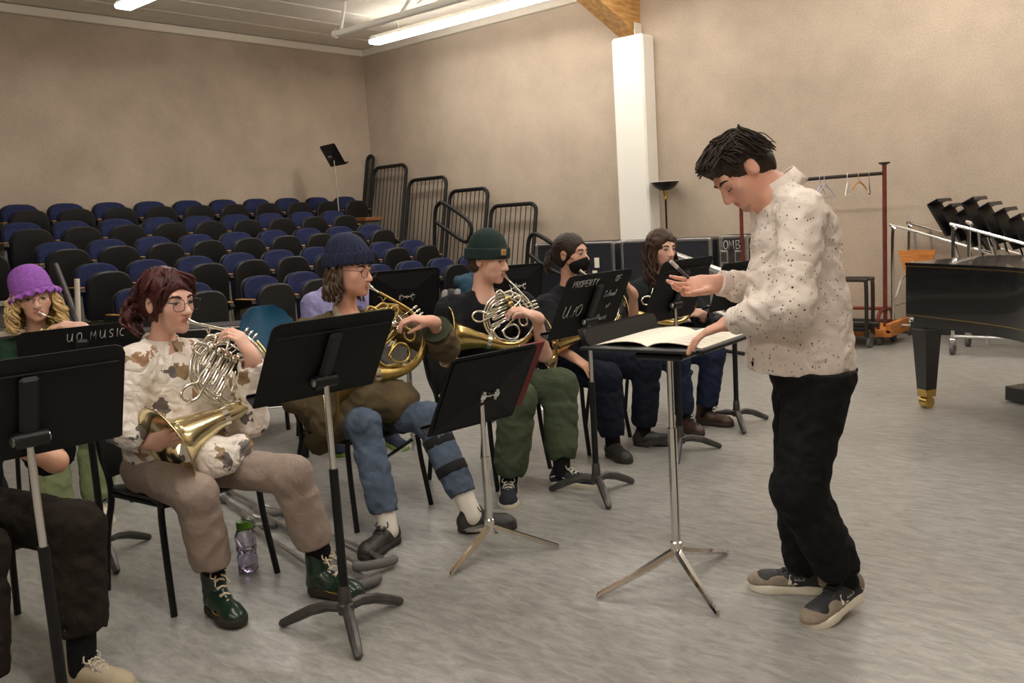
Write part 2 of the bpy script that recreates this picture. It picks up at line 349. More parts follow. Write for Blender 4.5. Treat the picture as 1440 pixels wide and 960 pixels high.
def rrect(wd, h, r, n=4, taper=0.):    # rounded rectangle, centre bottom at origin
    pts = []
    for (cx, cy, a0) in ((wd/2-r, r, -90), (wd/2-r+taper, h-r, 0), (-wd/2+r-taper, h-r, 90), (-wd/2+r, r, 180)):
        for k in range(n+1): a = math.radians(a0+90*k/n); pts.append((cx+r*math.cos(a), cy+r*math.sin(a)))
    return pts
def domed(wd, h, r, dome):              # seat-back outline with an arched top
    pts = [(-wd/2+.02, 0), (wd/2-.02, 0), (wd/2, .02)]
    for k in range(13):
        a = k/12; x = wd/2*math.cos(PI*a); pts.append((np.sign(x)*wd/2*abs(math.cos(PI*a))**.7, h-dome-r+(dome+r)*math.sin(PI*a)**.75))
    pts.append((-wd/2, .02)); return pts
def slab(mb, poly, t, o, R, edge=.012, m=0):   # prism with chamfered rim
    c = np.mean(poly, 0); n = len(poly)
    s = lambda k: [(c[0]+(x-c[0])*k, c[1]+(y-c[1])*k) for x, y in poly]
    wd = max(p[0] for p in poly)-min(p[0] for p in poly); k = 1-2*edge/wd
    R = np.asarray(R); o = np.asarray(o, float); rings = [(s(k), 0), (poly, edge), (poly, t-edge), (s(k), t)]
    V = [o+R@A(x, y, z) for pl, z in rings for x, y in pl]
    F = [tuple(range(n))[::-1], tuple(range(3*n, 4*n))]
    for i in range(3): F += [(i*n+q, i*n+(q+1) % n, (i+1)*n+(q+1) % n, (i+1)*n+q) for q in range(n)]
    mb.add(V, F, m); return mb
def tilt_frame(a):   # slab lies in y(width)-z plane, facing +x, leaned back by a
    return np.stack([A(0, 1, 0), A(-math.sin(a), 0, math.cos(a)), A(math.cos(a), 0, math.sin(a))], 1)
def make_seat():
    t = thing('theatre_seat', '', 'seat', (0, 0, 0), 0, 'blue folding seats on the riser')
    Rb = tilt_frame(.16)
    b = obj('backrest', slab(MB(), domed(.47, .50, .09, .09), .035, A(.07, 0, .32), Rb), M_plastic, t)
    obj('back_cushion', slab(MB(), domed(.45, .47, .09, .09), .05, A(.11, 0, .345), Rb, .02), M_blue, b)
    Rs = tilt_frame(-.10)
    s = obj('seat_pan', slab(MB(), domed(.46, .47, .10, .10), .05, A(.255, 0, .27), Rs, .018), M_plastic, t)
    obj('seat_cushion', slab(MB(), domed(.455, .465, .10, .10), .07, A(.185, 0, .275), Rs, .03), M_blue, s)
    return t
def make_arm(parent, y):
    st = obj('standard', MB().box((.17, y, .29), (.2, .035, .5), bev=.012).box((.17, y, .03), (.3, .06, .06), bev=.015).tube([(.285, y-.02, .05), (.285, y-.02, .46)], .012, 6), M_grey, parent)
    pts = [(-.0, -.05), (.30, -.02), (.33, .0), (.31, .022), (.0, .022), (-.02, 0)]
    obj('armrest', MB().prism([(x, z*1.5) for x, z in pts], .05, (.0, y+.025, .555), A(1, 0, 0, 0, 0, 1, 0, -1, 0).reshape(3, 3).T), M_plastic, st)
    obj('armrest_cap', MB().box((.17, y, .594), (.30, .052, .014), bev=.005), M_wood_arm, st)
seat0 = make_seat(); make_arm(seat0, -.27); seat_used = False
ORD = ['first', 'second', 'third', 'fourth', 'fifth', 'sixth', 'seventh', 'eighth', 'ninth', 'tenth']
ROWN = ['back row against the wall', 'second row from the back', 'middle row', 'second row from the front', 'front row']
rows = [[-5.63+.548*i for i in range(10)], [-5.96+.54*i for i in range(9)], [-5.96+.535*i for i in range(9)], [-5.96+.535*i for i in range(9)],
        [-6.0, -5.45, -4.66, -4.14, -3.6, -3.06, -2.76+.0, -2.22, -1.67]]
rows[4] = [-6.0, -5.45, -4.66, -4.13, -3.6, -3.07+.0, -2.54+.0, -2.01, -1.48]
for k, ys in enumerate(rows):
    for i, y in enumerate(ys):
        t = seat0 if not seat_used else copy_tree(seat0)
        seat_used = True
        t.location = (.05+.85*k, y, 1.2-.24*k)
        t['label'] = 'blue folding theatre seat, %s from the left in the %s' % (ORD[i], ROWN[k])
        if i == len(ys)-1 or (k == 4 and i == 1): make_arm(t, .27)
for k in (1, 2):
    t = copy_tree(seat0); t.location = (.05+.85*k, -7.0+.12*k, 1.2-.24*k); t['label'] = 'dark folding seat cut by the left edge of the photo, %s' % ('upper one' if k == 1 else 'lower one')

# ------------------------------------------------------------------ guard rails along the right wall
gd = lambda z, zb: -(.40-.21*(z-zb))   # the guard leans towards the wall as it rises
def guard(x0, x1, ztop, zbot, label, spindles=7):
    t = thing('guard_rail', label, 'railing', ((x0+x1)/2, -.4, zbot), 0, 'stepped black guard rails')
    P = lambda x, z: A(x-(x0+x1)/2, gd(z, zbot)+.4, z-zbot)
    r = min(.12, (x1-x0)/2-.001)
    pts = [P(x0, zbot), P(x0, ztop-r)]+[P(x0+r-r*math.cos(a), ztop-r+r*math.sin(a)) for a in (.4, .8, 1.2, PI/2)] + [P(x1-r+r*math.sin(a), ztop-r+r*math.cos(a)) for a in (0, .4, .8, 1.2, PI/2)]+[P(x1, zbot-(.24 if spindles > 3 else 0))]
    obj('frame', MB().tube(pts, .029, 10), M_black, t)
    for i in range(spindles):
        x = x0+(x1-x0)*(i+1)/(spindles+1); obj('spindle', MB().tube([P(x, zbot+.02), P(x, ztop-.02)], .007, 6), M_black, t)
    obj('bottom_rail', MB().tube([P(x0, zbot+.03), P(x1, zbot+.03)], .012, 8), M_black, t)
guard(-.02+.05, .17, 2.66, 1.2, 'narrow black loop rail at the top of the steps by the wall corner', 1)
guard(.22, 1.0, 2.45, 1.2, 'highest wide black barred guard rail panel by the right wall', 8)
guard(1.04, 1.87, 2.19, .96, 'second highest black barred guard rail panel by the right wall', 8)
guard(1.92, 2.70, 1.96, .72, 'black barred guard rail panel behind the sloping loop handrail', 8)
guard(2.75, 3.6, 1.69, .48, 'lowest black barred guard rail panel above the green knit cap', 8)
def loop_rail(pts, zfloor, label):
    base = A(*pts[0]); t = thing('loop_handrail', label, 'handrail', (base[0], base[1], zfloor))
    L = [A(*p)-A(base[0], base[1], zfloor) for p in pts]
    obj('rail', MB().tube(curve(L, 5), .028, 10), M_black, t)
    obj('post', MB().tube([(0, 0, 0), L[0]], .024, 10).lathe([(.06, 0), (.06, .012), (.026, .016)], n=14), M_black, t)
Yh = -.85
def hp(x, y): p = aty(x, y, Yh); return (p[0], p[1], p[2])
loop_rail([hp(611, 345), hp(612, 300), hp(616, 288), hp(624, 286), hp(655, 307), hp(663, 320), hp(660, 336), hp(652, 339), hp(630, 324), hp(613, 312)], .72, 'black loop handrail on the steps in front of the guard rail')
loop_rail([hp(741, 372), hp(743, 342), hp(747, 331), hp(756, 330), hp(775, 341), hp(795, 353), hp(805, 370), hp(800, 385), hp(790, 386), hp(766, 374), hp(745, 358)], .24, 'black loop handrail at the foot of the steps behind the masked player')
p_ = [at(86, 392, 8.3), at(96, 418, 8.1), at(103, 442, 8.0), at(107, 455, 7.95)]
t = thing('aisle_handrail', 'grey sloping handrail on the left aisle behind the purple hat', 'handrail', (p_[-1][0], p_[-1][1], 0))
obj('rail', MB().tube(curve([at(78, 372, 8.4)]+p_+[at(100, 462, 7.95), at(92, 440, 8.1), at(80, 405, 8.3)], 5), .026, 10), mat('grey_rail', srgb(70, 68, 72), .4), t, world=True)
obj('post', MB().tube([at(108, 392, 8.0), at(113, 520, 8.0)], .024, 8), M_offwhite, t, world=True)
b = thing('box_podium', 'small wooden topped grey box behind the highest guard rail', 'box', (.47, -.62, 1.2))
obj('body', MB().box((0, 0, .2), (.36, .3, .4), bev=.01), mat('box_grey', srgb(78, 74, 70), .8), b)
obj('lid', MB().box((0, 0, .43), (.42, .34, .06), bev=.008), mat('brown_lid', srgb(140, 92, 56), .6, noise=.15, nscale=9), b)
# ------------------------------------------------------------------ smooth implicit bodies -> one continuous mesh (surface nets)
def cap(a, b, ra, rb=None, k=.02, flat=False): return dict(t='cap', a=np.asarray(a, float), b=np.asarray(b, float), ra=ra, rb=ra if rb is None else rb, k=k, flat=flat, op='u')
def ell(c, rad, R=None, k=.02): return dict(t='ell', c=np.asarray(c, float), rad=np.asarray(rad, float), R=np.eye(3) if R is None else np.asarray(R), k=k, op='u')
def sub(p, k=.01): p = dict(p); p['op'] = 's'; p['k'] = k; return p
def cut(o, n): return dict(t='pl', o=np.asarray(o, float), n=nrm(n), op='i', k=0)     # keeps the side against n
def pdist(p, P):
    if p['t'] == 'cap':
        ba = p['b']-p['a']; L2 = ba@ba; q = P-p['a']; t = q@ba/L2; tc = np.clip(t, 0, 1)
        if p['flat']:
            rad = np.sqrt(np.maximum(((q-t[..., None]*ba)**2).sum(-1), 1e-12))-(p['ra']+(p['rb']-p['ra'])*tc)
            L = math.sqrt(L2); return np.maximum(rad, np.maximum(-t*L, (t-1)*L))
        return np.sqrt(((q-tc[..., None]*ba)**2).sum(-1))-(p['ra']+(p['rb']-p['ra'])*tc)
    if p['t'] == 'ell':
        q = (P-p['c'])@p['R']; k0 = np.sqrt(((q/p['rad'])**2).sum(-1)); k1 = np.sqrt(((q/p['rad']**2)**2).sum(-1))+1e-9
        return np.where(k0 < .05, -p['rad'].min()*.9, k0*(k0-1)/k1)
    return (P-p['o'])@p['n']
def pbounds(p):
    if p['t'] == 'cap':
        r = max(p['ra'], p['rb']); return np.minimum(p['a'], p['b'])-r, np.maximum(p['a'], p['b'])+r
    if p['t'] == 'ell':
        e = np.sqrt(((p['R']*p['rad'])**2).sum(1)); return p['c']-e, p['c']+e
def smin(a, b, k):
    if k <= 0: return np.minimum(a, b)
    h = np.maximum(k-np.abs(a-b), 0)/k; return np.minimum(a, b)-h*h*k*.25
def wob(P, f, seed=0):
    x, y, z = P[..., 0]*f+seed, P[..., 1]*f+seed*1.7, P[..., 2]*f-seed
    return (np.sin(x+1.3*np.sin(y*1.1+z*.7))*np.sin(y*.9+1.1*np.sin(z*1.3))+np.sin(z*1.15+1.7*np.sin(x*.8+y*.6)))*.5
def sdf_mesh(prims, h, wr=0., wf=40., seed=0., disp=None):
    B = 8; bs = B*h
    bb = [pbounds(p) for p in prims if p['op'] == 'u']
    lo = np.min([b[0] for b in bb], 0)-2*h-wr-.02; hi = np.max([b[1] for b in bb], 0)+2*h+wr+.02
    nb = np.ceil((hi-lo)/bs).astype(int)
    gi = np.stack(np.meshgrid(*[np.arange(n) for n in nb], indexing='ij'), -1).reshape(-1, 3)
    cen = lo+(gi+.5)*bs; mar = .87*bs+wr+(.01 if disp else 0)
    D = np.full(len(cen), 10.); per = []
    for p in prims:
        if p['op'] == 'u':
            l, u_ = pbounds(p); m = np.all((cen > l-bs*1.5-p['k']) & (cen < u_+bs*1.5+p['k']), 1)
            d = np.full(len(cen), 10.); d[m] = pdist(p, cen[m]); per.append(d); D = smin(D, d, p['k'])
        else:
            d = pdist(p, cen); per.append(d); D = np.maximum(D, -d if p['op'] == 's' else d)
    keep = np.abs(D) < mar
    gi = gi[keep]; per = [d[keep] for d in per]
    loc = np.stack(np.meshgrid(*[np.arange(B+1)]*3, indexing='ij'), -1)*h
    P = (lo+gi*bs)[:, None, None, None, :]+loc[None]
    val = np.full(P.shape[:-1], 1.)
    for p, d in zip(prims, per):
        if p['op'] == 'u':
            s = d < mar+p['k']+.01
            if s.any(): val[s] = smin(val[s], pdist(p, P[s]), p['k'])
        else:
            s = np.abs(d) < mar+.03 if p['op'] == 's' else d > -mar-.02
            if p['op'] == 's': s = d < mar+.03
            if s.any():
                q = pdist(p, P[s]); q = -q if p['op'] == 's' else q
                val[s] = -smin(-val[s], -q, p['k']) if p['k'] > 0 else np.maximum(val[s], q)
    if wr: val += wr*(.5*wob(P, wf, seed)+1.3*(np.abs(wob(P, wf*.8, seed+5.))-.4))
    if disp is not None: val += disp(P)
    sg = val < 0
    c8 = [(i, j, k) for i in (0, 1) for j in (0, 1) for k in (0, 1)]
    sl = lambda a: slice(a, a+B)
    cnt = sum(sg[:, sl(i), sl(j), sl(k)].astype(np.int8) for i, j, k in c8)
    act = (cnt > 0) & (cnt < 8)
    bi, ci, cj, ck = np.nonzero(act)
    G = gi[bi]*B+np.stack([ci, cj, ck], 1)
    cv = np.stack([val[bi, ci+i, cj+j, ck+k] for i, j, k in c8], 1)
    acc = np.zeros((len(bi), 3)); n = np.zeros(len(bi))
    off = np.array(c8, float)
    for a in range(8):
        for b in range(a+1, 8):
            if np.abs(off[a]-off[b]).sum() != 1: continue
            m = (cv[:, a] < 0) != (cv[:, b] < 0)
            t = cv[m, a]/(cv[m, a]-cv[m, b]); acc[m] += off[a]+(off[b]-off[a])*t[:, None]; n[m] += 1
    V = lo+(G+acc/n[:, None])*h
    dim = nb*B+2; key = (G[:, 0]*dim[1]+G[:, 1])*dim[2]+G[:, 2]
    order = np.argsort(key); sk = key[order]
    def find(g):
        q = (g[:, 0]*dim[1]+g[:, 1])*dim[2]+g[:, 2]; i = np.searchsorted(sk, q); i = np.minimum(i, len(sk)-1)
        return np.where(sk[i] == q, order[i], -1)
    F = []
    s0 = cv[:, 0] < 0
    for ax, corner in ((0, 4), (1, 2), (2, 1)):
        m = s0 != (cv[:, corner] < 0); g = G[m]; e1 = np.zeros(3, int); e2 = np.zeros(3, int); e1[(ax+1) % 3] = 1; e2[(ax+2) % 3] = 1
        q = np.stack([find(g), find(g-e1), find(g-e1-e2), find(g-e2)], 1)
        ins = s0[m]; q = np.where(ins[:, None], q, q[:, ::-1]); F.append(q[(q >= 0).all(1)])
    F = np.concatenate(F)
    # light relaxation
    e = np.concatenate([F[:, [0, 1]], F[:, [1, 2]], F[:, [2, 3]], F[:, [3, 0]]])
    for it in range(2):
        s = np.zeros_like(V); c = np.zeros(len(V)); np.add.at(s, e[:, 0], V[e[:, 1]]); np.add.at(c, e[:, 0], 1); np.add.at(s, e[:, 1], V[e[:, 0]]); np.add.at(c, e[:, 1], 1)
        V = V*.6+.4*s/np.maximum(c, 1)[:, None]
    return V, F
def sdf_obj(name, prims, h, mats, parent, wr=0., wf=40., seed=0., mfun=None, disp=None, **kw):
    V, F = sdf_mesh(prims, h, wr, wf, seed, disp); mats = mats if isinstance(mats, (list, tuple)) else [mats]
    I = inv_of(parent) if parent is not None else np.eye(4)
    me = bpy.data.meshes.new(name); W = V@I[:3, :3].T+I[:3, 3]
    me.vertices.add(len(W)); me.vertices.foreach_set('co', W.ravel().astype(np.float32))
    me.loops.add(len(F)*4); me.loops.foreach_set('vertex_index', F.ravel().astype(np.int32))
    me.polygons.add(len(F)); me.polygons.foreach_set('loop_start', np.arange(0, len(F)*4, 4, dtype=np.int32))
    for m in mats: me.materials.append(m)
    me.polygons.foreach_set('use_smooth', np.ones(len(F), dtype=bool))
    if mfun is not None:
        c = V[F].mean(1); me.polygons.foreach_set('material_index', np.asarray(mfun(c), dtype=np.int32))
    me.update(); me.validate()
    o = bpy.data.objects.new(name, me); COL.objects.link(o); o.parent = parent; tag(o, **kw); return o

# ------------------------------------------------------------------ people
def head_prims(o, R, s=1., ears=True, fem=False):
    g = lambda x, y, z: o+R@(A(x, y, z)*s)
    E = lambda c, r, k=.02: ell(g(*c), A(*r)*s, R, k)
    j = .92 if fem else 1.
    P = [E((0, -.012, .028), (.074, .093, .086)), E((0, .028, -.03), (.062*j, .064, .078)), E((0, .036, -.066), (.05*j, .048, .042)),
         cap(g(-.03, .066, .022), g(.03, .066, .022), .019*s, k=.02),
         cap(g(0, .083, .012), g(0, .106, -.031), .0075*s, .0125*s, k=.012), E((-.011, .094, -.036), (.009, .011, .008), .008), E((.011, .094, -.036), (.009, .011, .008), .008),
         E((0, .079, -.06), (.024, .016, .014), .012),
         cap(g(-.019, .083, -.0565), g(.019, .083, -.0565), .0065*s, k=.006), cap(g(-.016, .083, -.0665), g(.016, .083, -.0665), .0075*s, k=.006),
         E((0, .073, -.094), (.021*j, .018, .017)),
         E((-.042, .052, -.022), (.022, .022, .024)), E((.042, .052, -.022), (.022, .022, .024)),
         sub(E((-.033, .095, .004), (.017, .016, .011)), .012), sub(E((.033, .095, .004), (.017, .016, .011)), .012)]
    if ears:
        for sx in (-1, 1):
            P += [E((sx*.074, -.008, -.006), (.009, .019, .031), .008), sub(E((sx*.083, -.004, -.002), (.006, .010, .017)), .006)]
    for sx in (-1, 1):
        P += [cap(g(sx*.019, .0835, .010), g(sx*.047, .074, .010), .0042*s, k=.005), cap(g(sx*.022, .082, -.006), g(sx*.045, .075, -.006), .0032*s, k=.005)]
    return P
def hand_prims(w, d, n, side, curl=.5, spread=.12, thumb=(.7, .7, .25), L=1., curls=None):
    """w wrist, d towards the knuckles, n palm-facing normal, thumb lies on the +side*cross(d,n) side"""
    d = nrm(d); n = nrm(n-d*(n@d)); s = np.cross(d, n)*side; P = []
    R = np.stack([d, s, n], 1)
    P += [cap(w-d*.02, w+d*.02, .024*L, .026*L, k=.02), ell(w+d*.052*L, A(.05, .041, .0165)*L, R, .015),
          cap(w+d*.086*L+s*.028*L, w+d*.084*L-s*.028*L, .0115*L, .0105*L, k=.012)]
    spec = ((.029, .094, (.043, .026, .022), .0092), (.0095, .098, (.047, .029, .024), .0095), (-.0105, .094, (.043, .027, .023), .009), (-.029, .086, (.034, .021, .02), .008))
    for i, (ls, ld, ln, r) in enumerate(spec):
        c = curl if curls is None else curls[i]; a = spread*(1.2-.8*i)
        p = w+(d*ld+s*ls)*L; dd = nrm(d*math.cos(a)+s*math.sin(a)); ang = .1
        for q, l in enumerate(ln):
            ang += c*(.85, 1.25, .8)[q]; v = dd*math.cos(ang)+n*math.sin(ang); p2 = p+v*l*L
            P.append(cap(p, p2, r*L*(1, .93, .86)[q], r*L*(.94, .87, .74)[q], k=.004)); p = p2
    t = nrm(d*thumb[0]+s*thumb[1]+n*thumb[2]); p = w+(d*.022+s*.022)*L
    q1 = p+t*.045*L; t2 = nrm(t+d*.35+n*.25*curl); q2 = q1+t2*.031*L; t3 = nrm(t2+d*.2+n*.35*curl-s*.25*curl); q3 = q2+t3*.026*L
    P += [cap(p, q1, .0165*L, .0115*L, k=.014), cap(q1, q2, .0108*L, .0098*L, k=.004), cap(q2, q3, .0098*L, .0078*L, k=.003)]
    return P
def eyes(o, R, s, par, iris=(.12, .07, .04), down=.0, closed=False):
    for sx in (-1, 1):
        G_ = lambda x, y, z: o+R@(A(sx*x, y, z)*s)
        obj('eyelashes', MB().tube(curve([G_(.020, .0835, .003-(.008 if closed else 0)), G_(.033, .0885, .0075-(.016 if closed else 0)), G_(.046, .0785, .003-(.008 if closed else 0))], 4), .0014*s, 5), mat('lash', (.02, .015, .012), .6), par, 180, True)
        if closed: continue
        c = o+R@(A(sx*.033, .0745, .003)*s); f = nrm(R@A(0, 1, -.15-down)); Rf = frame(f, R[:, 2])
        e = obj('eye', MB().ell(c, (.0115*s,)*3, Rf, 14, 9), mat('eye_white', (.52, .47, .43), .3), par, 180, True)
        obj('iris', MB().ell(c+f*.0062*s, (.0078*s, .0062*s, .0078*s), Rf, 12, 7), mat('iris_%02d' % int(iris[0]*99), iris, .2), e, 180, True)
def brows(o, R, s, par, m, th=.0035):
    for sx in (-1, 1):
        obj('eyebrow', MB().tube([o+R@(A(sx*x, y, z)*s) for x, y, z in ((.014, .0885, .021), (.028, .0875, .027), (.044, .079, .026), (.053, .071, .02))], [th*s, th*1.3*s, th*s, th*.3*s], 6), m, par, 180, True)
def glasses(o, R, s, par, m, lw=.024, lh=.02, rounded=.5):
    g = thing_part = MB()
    for sx in (-1, 1):
        pts = []
        for k in range(20):
            a = 2*PI*k/20; c, n_ = math.cos(a), math.sin(a); pts.append(o+R@(A(sx*.034+lw*np.sign(c)*abs(c)**rounded, .103-.25*abs(lw*np.sign(c)*abs(c)**rounded*sx+.0)*.4, -.004+lh*np.sign(n_)*abs(n_)**rounded)*s))
        g.tube(pts, .0013*s, 6, closed=True)
        g.tube([o+R@(A(sx*.058, .1, .006)*s), o+R@(A(sx*.077, .085, .008)*s), o+R@(A(sx*.08, .0, .006)*s), o+R@(A(sx*.078, -.02, -.01)*s)], .0013*s, 6)
    g.tube([o+R@(A(-.01, .103, 0)*s), o+R@(A(0, .108, .003)*s), o+R@(A(.01, .103, 0)*s)], .0013*s, 6)
    f = obj('glasses', g, m, par, 180, True, label='thin framed glasses')
    lm = MATS.get('lens')
    if lm is None:
        lm = bpy.data.materials.new('lens'); lm.use_nodes = True; nt = lm.node_tree; b = nt.nodes['Principled BSDF']
        b.inputs['Transmission Weight'].default_value = 1; b.inputs['Roughness'].default_value = 0; b.inputs['IOR'].default_value = 1.02; b.inputs['Base Color'].default_value = (1, 1, 1, 1); MATS['lens'] = lm
    for sx in (-1, 1):
        pts = []
        for k in range(20):
            a = 2*PI*k/20; c, n_ = math.cos(a), math.sin(a); pts.append((lw*.97*np.sign(c)*abs(c)**rounded*s, lh*.97*np.sign(n_)*abs(n_)**rounded*s))
        obj('lens', MB().prism(pts, .0008, o+R@(A(sx*.034, .1015, -.004)*s), np.stack([R[:, 0], R[:, 2], -R[:, 1]], 1)), lm, f, 35, True)
def locks(o, R, s, par, m, roots, n=5, curl=.0, freq=8, r=.006, seed=1, name='hair_locks', kind=None, seg=14):
    """strands: each root is a list of head-space points; curled tubes round a smoothed guide"""
    rg = random.Random(seed); g = MB()
    for pts in roots:
        for q in range(n):
            j = [A(*p)+A(rg.gauss(0, .008), rg.gauss(0, .008), rg.gauss(0, .006)) for p in pts]; c = curve(j, seg//max(len(pts)-1, 1)+1); ph = rg.random()*6.28; L = len(c); out = []; rr = []
            for i, p in enumerate(c):
                t = i/(L-1); a = ph+freq*t*6.28*rg.uniform(.98, 1.02); out.append(o+R@((p+A(math.cos(a), math.sin(a), .3*math.sin(a*.7))*curl*(min(1, t*2)))*s)); rr.append(r*s*(1.05-.6*t)*rg.uniform(.9, 1.1))
            g.tube(out, rr, 5)
    return obj(name, g, m, par, 180, True)
def shoe(par, ankle, toe_dir, L, mats, pitch=0., boot=0., name='shoe', sole_t=.025, wid=.046, lace=True, hz=0.0):
    """ankle: world point of the ankle joint; the sole lies about 9 cm below it"""
    f = nrm(toe_dir); R = frame(f); a = np.asarray(ankle, float); z0 = a[2]-hz if hz else 0.
    if pitch: 
        R = frame(nrm(f*math.cos(pitch)+A(0, 0, -math.sin(pitch))))
    base = a-R[:, 2]*(.092)
    g = lambda x, y, z: base+R@A(x, y, z)
    up = [cap(g(0, -.035, .04), g(0, .03, .045), .037, .038, k=.02), cap(g(0, .03, .045), g(0, L*.55, .028), .04, .036, k=.03), ell(g(0, L*.56, .024), (wid*.93, .062, .034), R, .03),
          cap(g(0, -.025, .03), g(0, -.012, .085+boot), .038, .041, k=.02), cut(base+R[:, 2]*.008, -R[:, 2])]
    if boot: up.insert(0, cap(g(0, -.012, .08), g(0, -.012, .09+boot), .043, .046, k=.02, flat=True))
    up.append(cut(g(0, -.012, .105+boot), R[:, 2]))
    u = sdf_obj(name, up, .0055, mats[0], par, .0015, 60)
    sole = [ell(g(0, -.01, .0), (wid*.85, .058, .1), R, .02), ell(g(0, L*.52, .0), (wid*1.03, .075, .1), R, .02), cap(g(0, -.01, 0), g(0, L*.5, 0), wid*.82, wid*.98, k=.03), cut(base+R[:, 2]*sole_t*.8, R[:, 2]), cut(base-R[:, 2]*sole_t*.2, -R[:, 2])]
    sdf_obj('sole', sole, .006, mats[1], u)
    if lace:
        m = MB(); n = 5
        for i in range(n):
            t = i/(n-1); y = .105-.075*t; z = .066+.035*t+(boot*.75*t); wdt = .02; yy = y-.01*t
            m.tube([g(-wdt, yy+.006, z-.004), g(0, yy+.002, z+.004), g(wdt, yy-.006, z-.002)], .0034, 5)
            m.tube([g(wdt, yy+.006, z-.004), g(0, yy+.002, z+.0055), g(-wdt, yy-.006, z-.002)], .0034, 5)
        e = g(0, .03-.01, .103+boot*.75)
        for sx in (-1, 1):
            m.tube(curve([e, e+R@A(sx*.02, .012, .012), e+R@A(sx*.034, .025, -.004), e+R@A(sx*.018, .03, -.012), e], 4), .0028, 5); m.tube(curve([e, e+R@A(sx*.018, .03, -.01), e+R@A(sx*.03, .055, -.035)], 4), .0026, 5)
        obj('laces', m, mats[2], u, 180, True)
    return u
def socks(par, ankle, knee, m, top=.14, r=.043):
    d = nrm(knee-ankle); return sdf_obj('sock', [cap(ankle-d*.03, ankle+d*top, r, r+.004, k=.01)], .007, m, par)
def bone(P, L, x, y, near=True):
    """point on the viewing ray of (x,y) at distance L from P (nearest point of the ray if out of reach)"""
    r = nrm(ray(x, y)); b = (CAM-P)@r; c = (CAM-P)@(CAM-P)-L*L; q = b*b-c
    if q <= 0: p = CAM-r*b; return P+nrm(p-P)*L
    return CAM+r*(-b-math.sqrt(q) if near else -b+math.sqrt(q))
def torso_prims(P, N, RS, LS, f, w=1., belly=0., k=.05, low=True):
    up = nrm(N-P); side = nrm(RS-LS); side = nrm(side-up*(side@up)); fw = np.cross(up, side); fw = fw if fw@f > 0 else -fw
    R = np.stack([side, fw, up], 1); L = np.linalg.norm(N-P); sw = np.linalg.norm(RS-LS)/2
    pr = [ell(P+up*L*.66+fw*.012, A(sw*.86*w, .115*w, L*.30), R, k), ell(P+up*L*.34+fw*(.012+belly), A(sw*.78*w, (.108+belly)*w, L*.30), R, k),
          cap(RS-side*.03, N-up*.03+side*.045, .058*w, .055*w, k=.04), cap(LS+side*.03, N-up*.03-side*.045, .058*w, .055*w, k=.04), cap(RS-side*.03, LS+side*.03, .06*w, k=.05)]
    if low: pr.append(ell(P+up*.05, A(sw*.84*w, .125*w, .13), R, k))
    return pr, R

def band(par, c, axis, r0, r1, h, m, name='collar', n=28, th=.005, open_dir=None, gap=.25):
    """a standing collar or hem: an open band round an axis"""
    axis = nrm(axis); e1 = nrm(np.cross(axis, A(.3, .9, .2)) if open_dir is None else open_dir-axis*(np.asarray(open_dir)@axis)); e2 = np.cross(axis, e1); V = []; F = []
    g = gap if open_dir is not None else 0; N = n+1
    for t_, r in ((0, r0), (.5, (r0+r1)/2-.001), (1, r1)):
        for k in range(N):
            a = g+(2*PI-2*g)*k/n; V.append(c+axis*h*t_+r*(math.cos(a)*e1+math.sin(a)*e2))
    for i in range(2):
        for k in range(n): F.append((i*N+k, i*N+k+1, (i+1)*N+k+1, (i+1)*N+k))
    q = MB(); q.add(V, F); o = obj(name, q, m, par, 60, True); md = o.modifiers.new('thick', 'SOLIDIFY'); md.thickness = th; md.offset = 0; return o
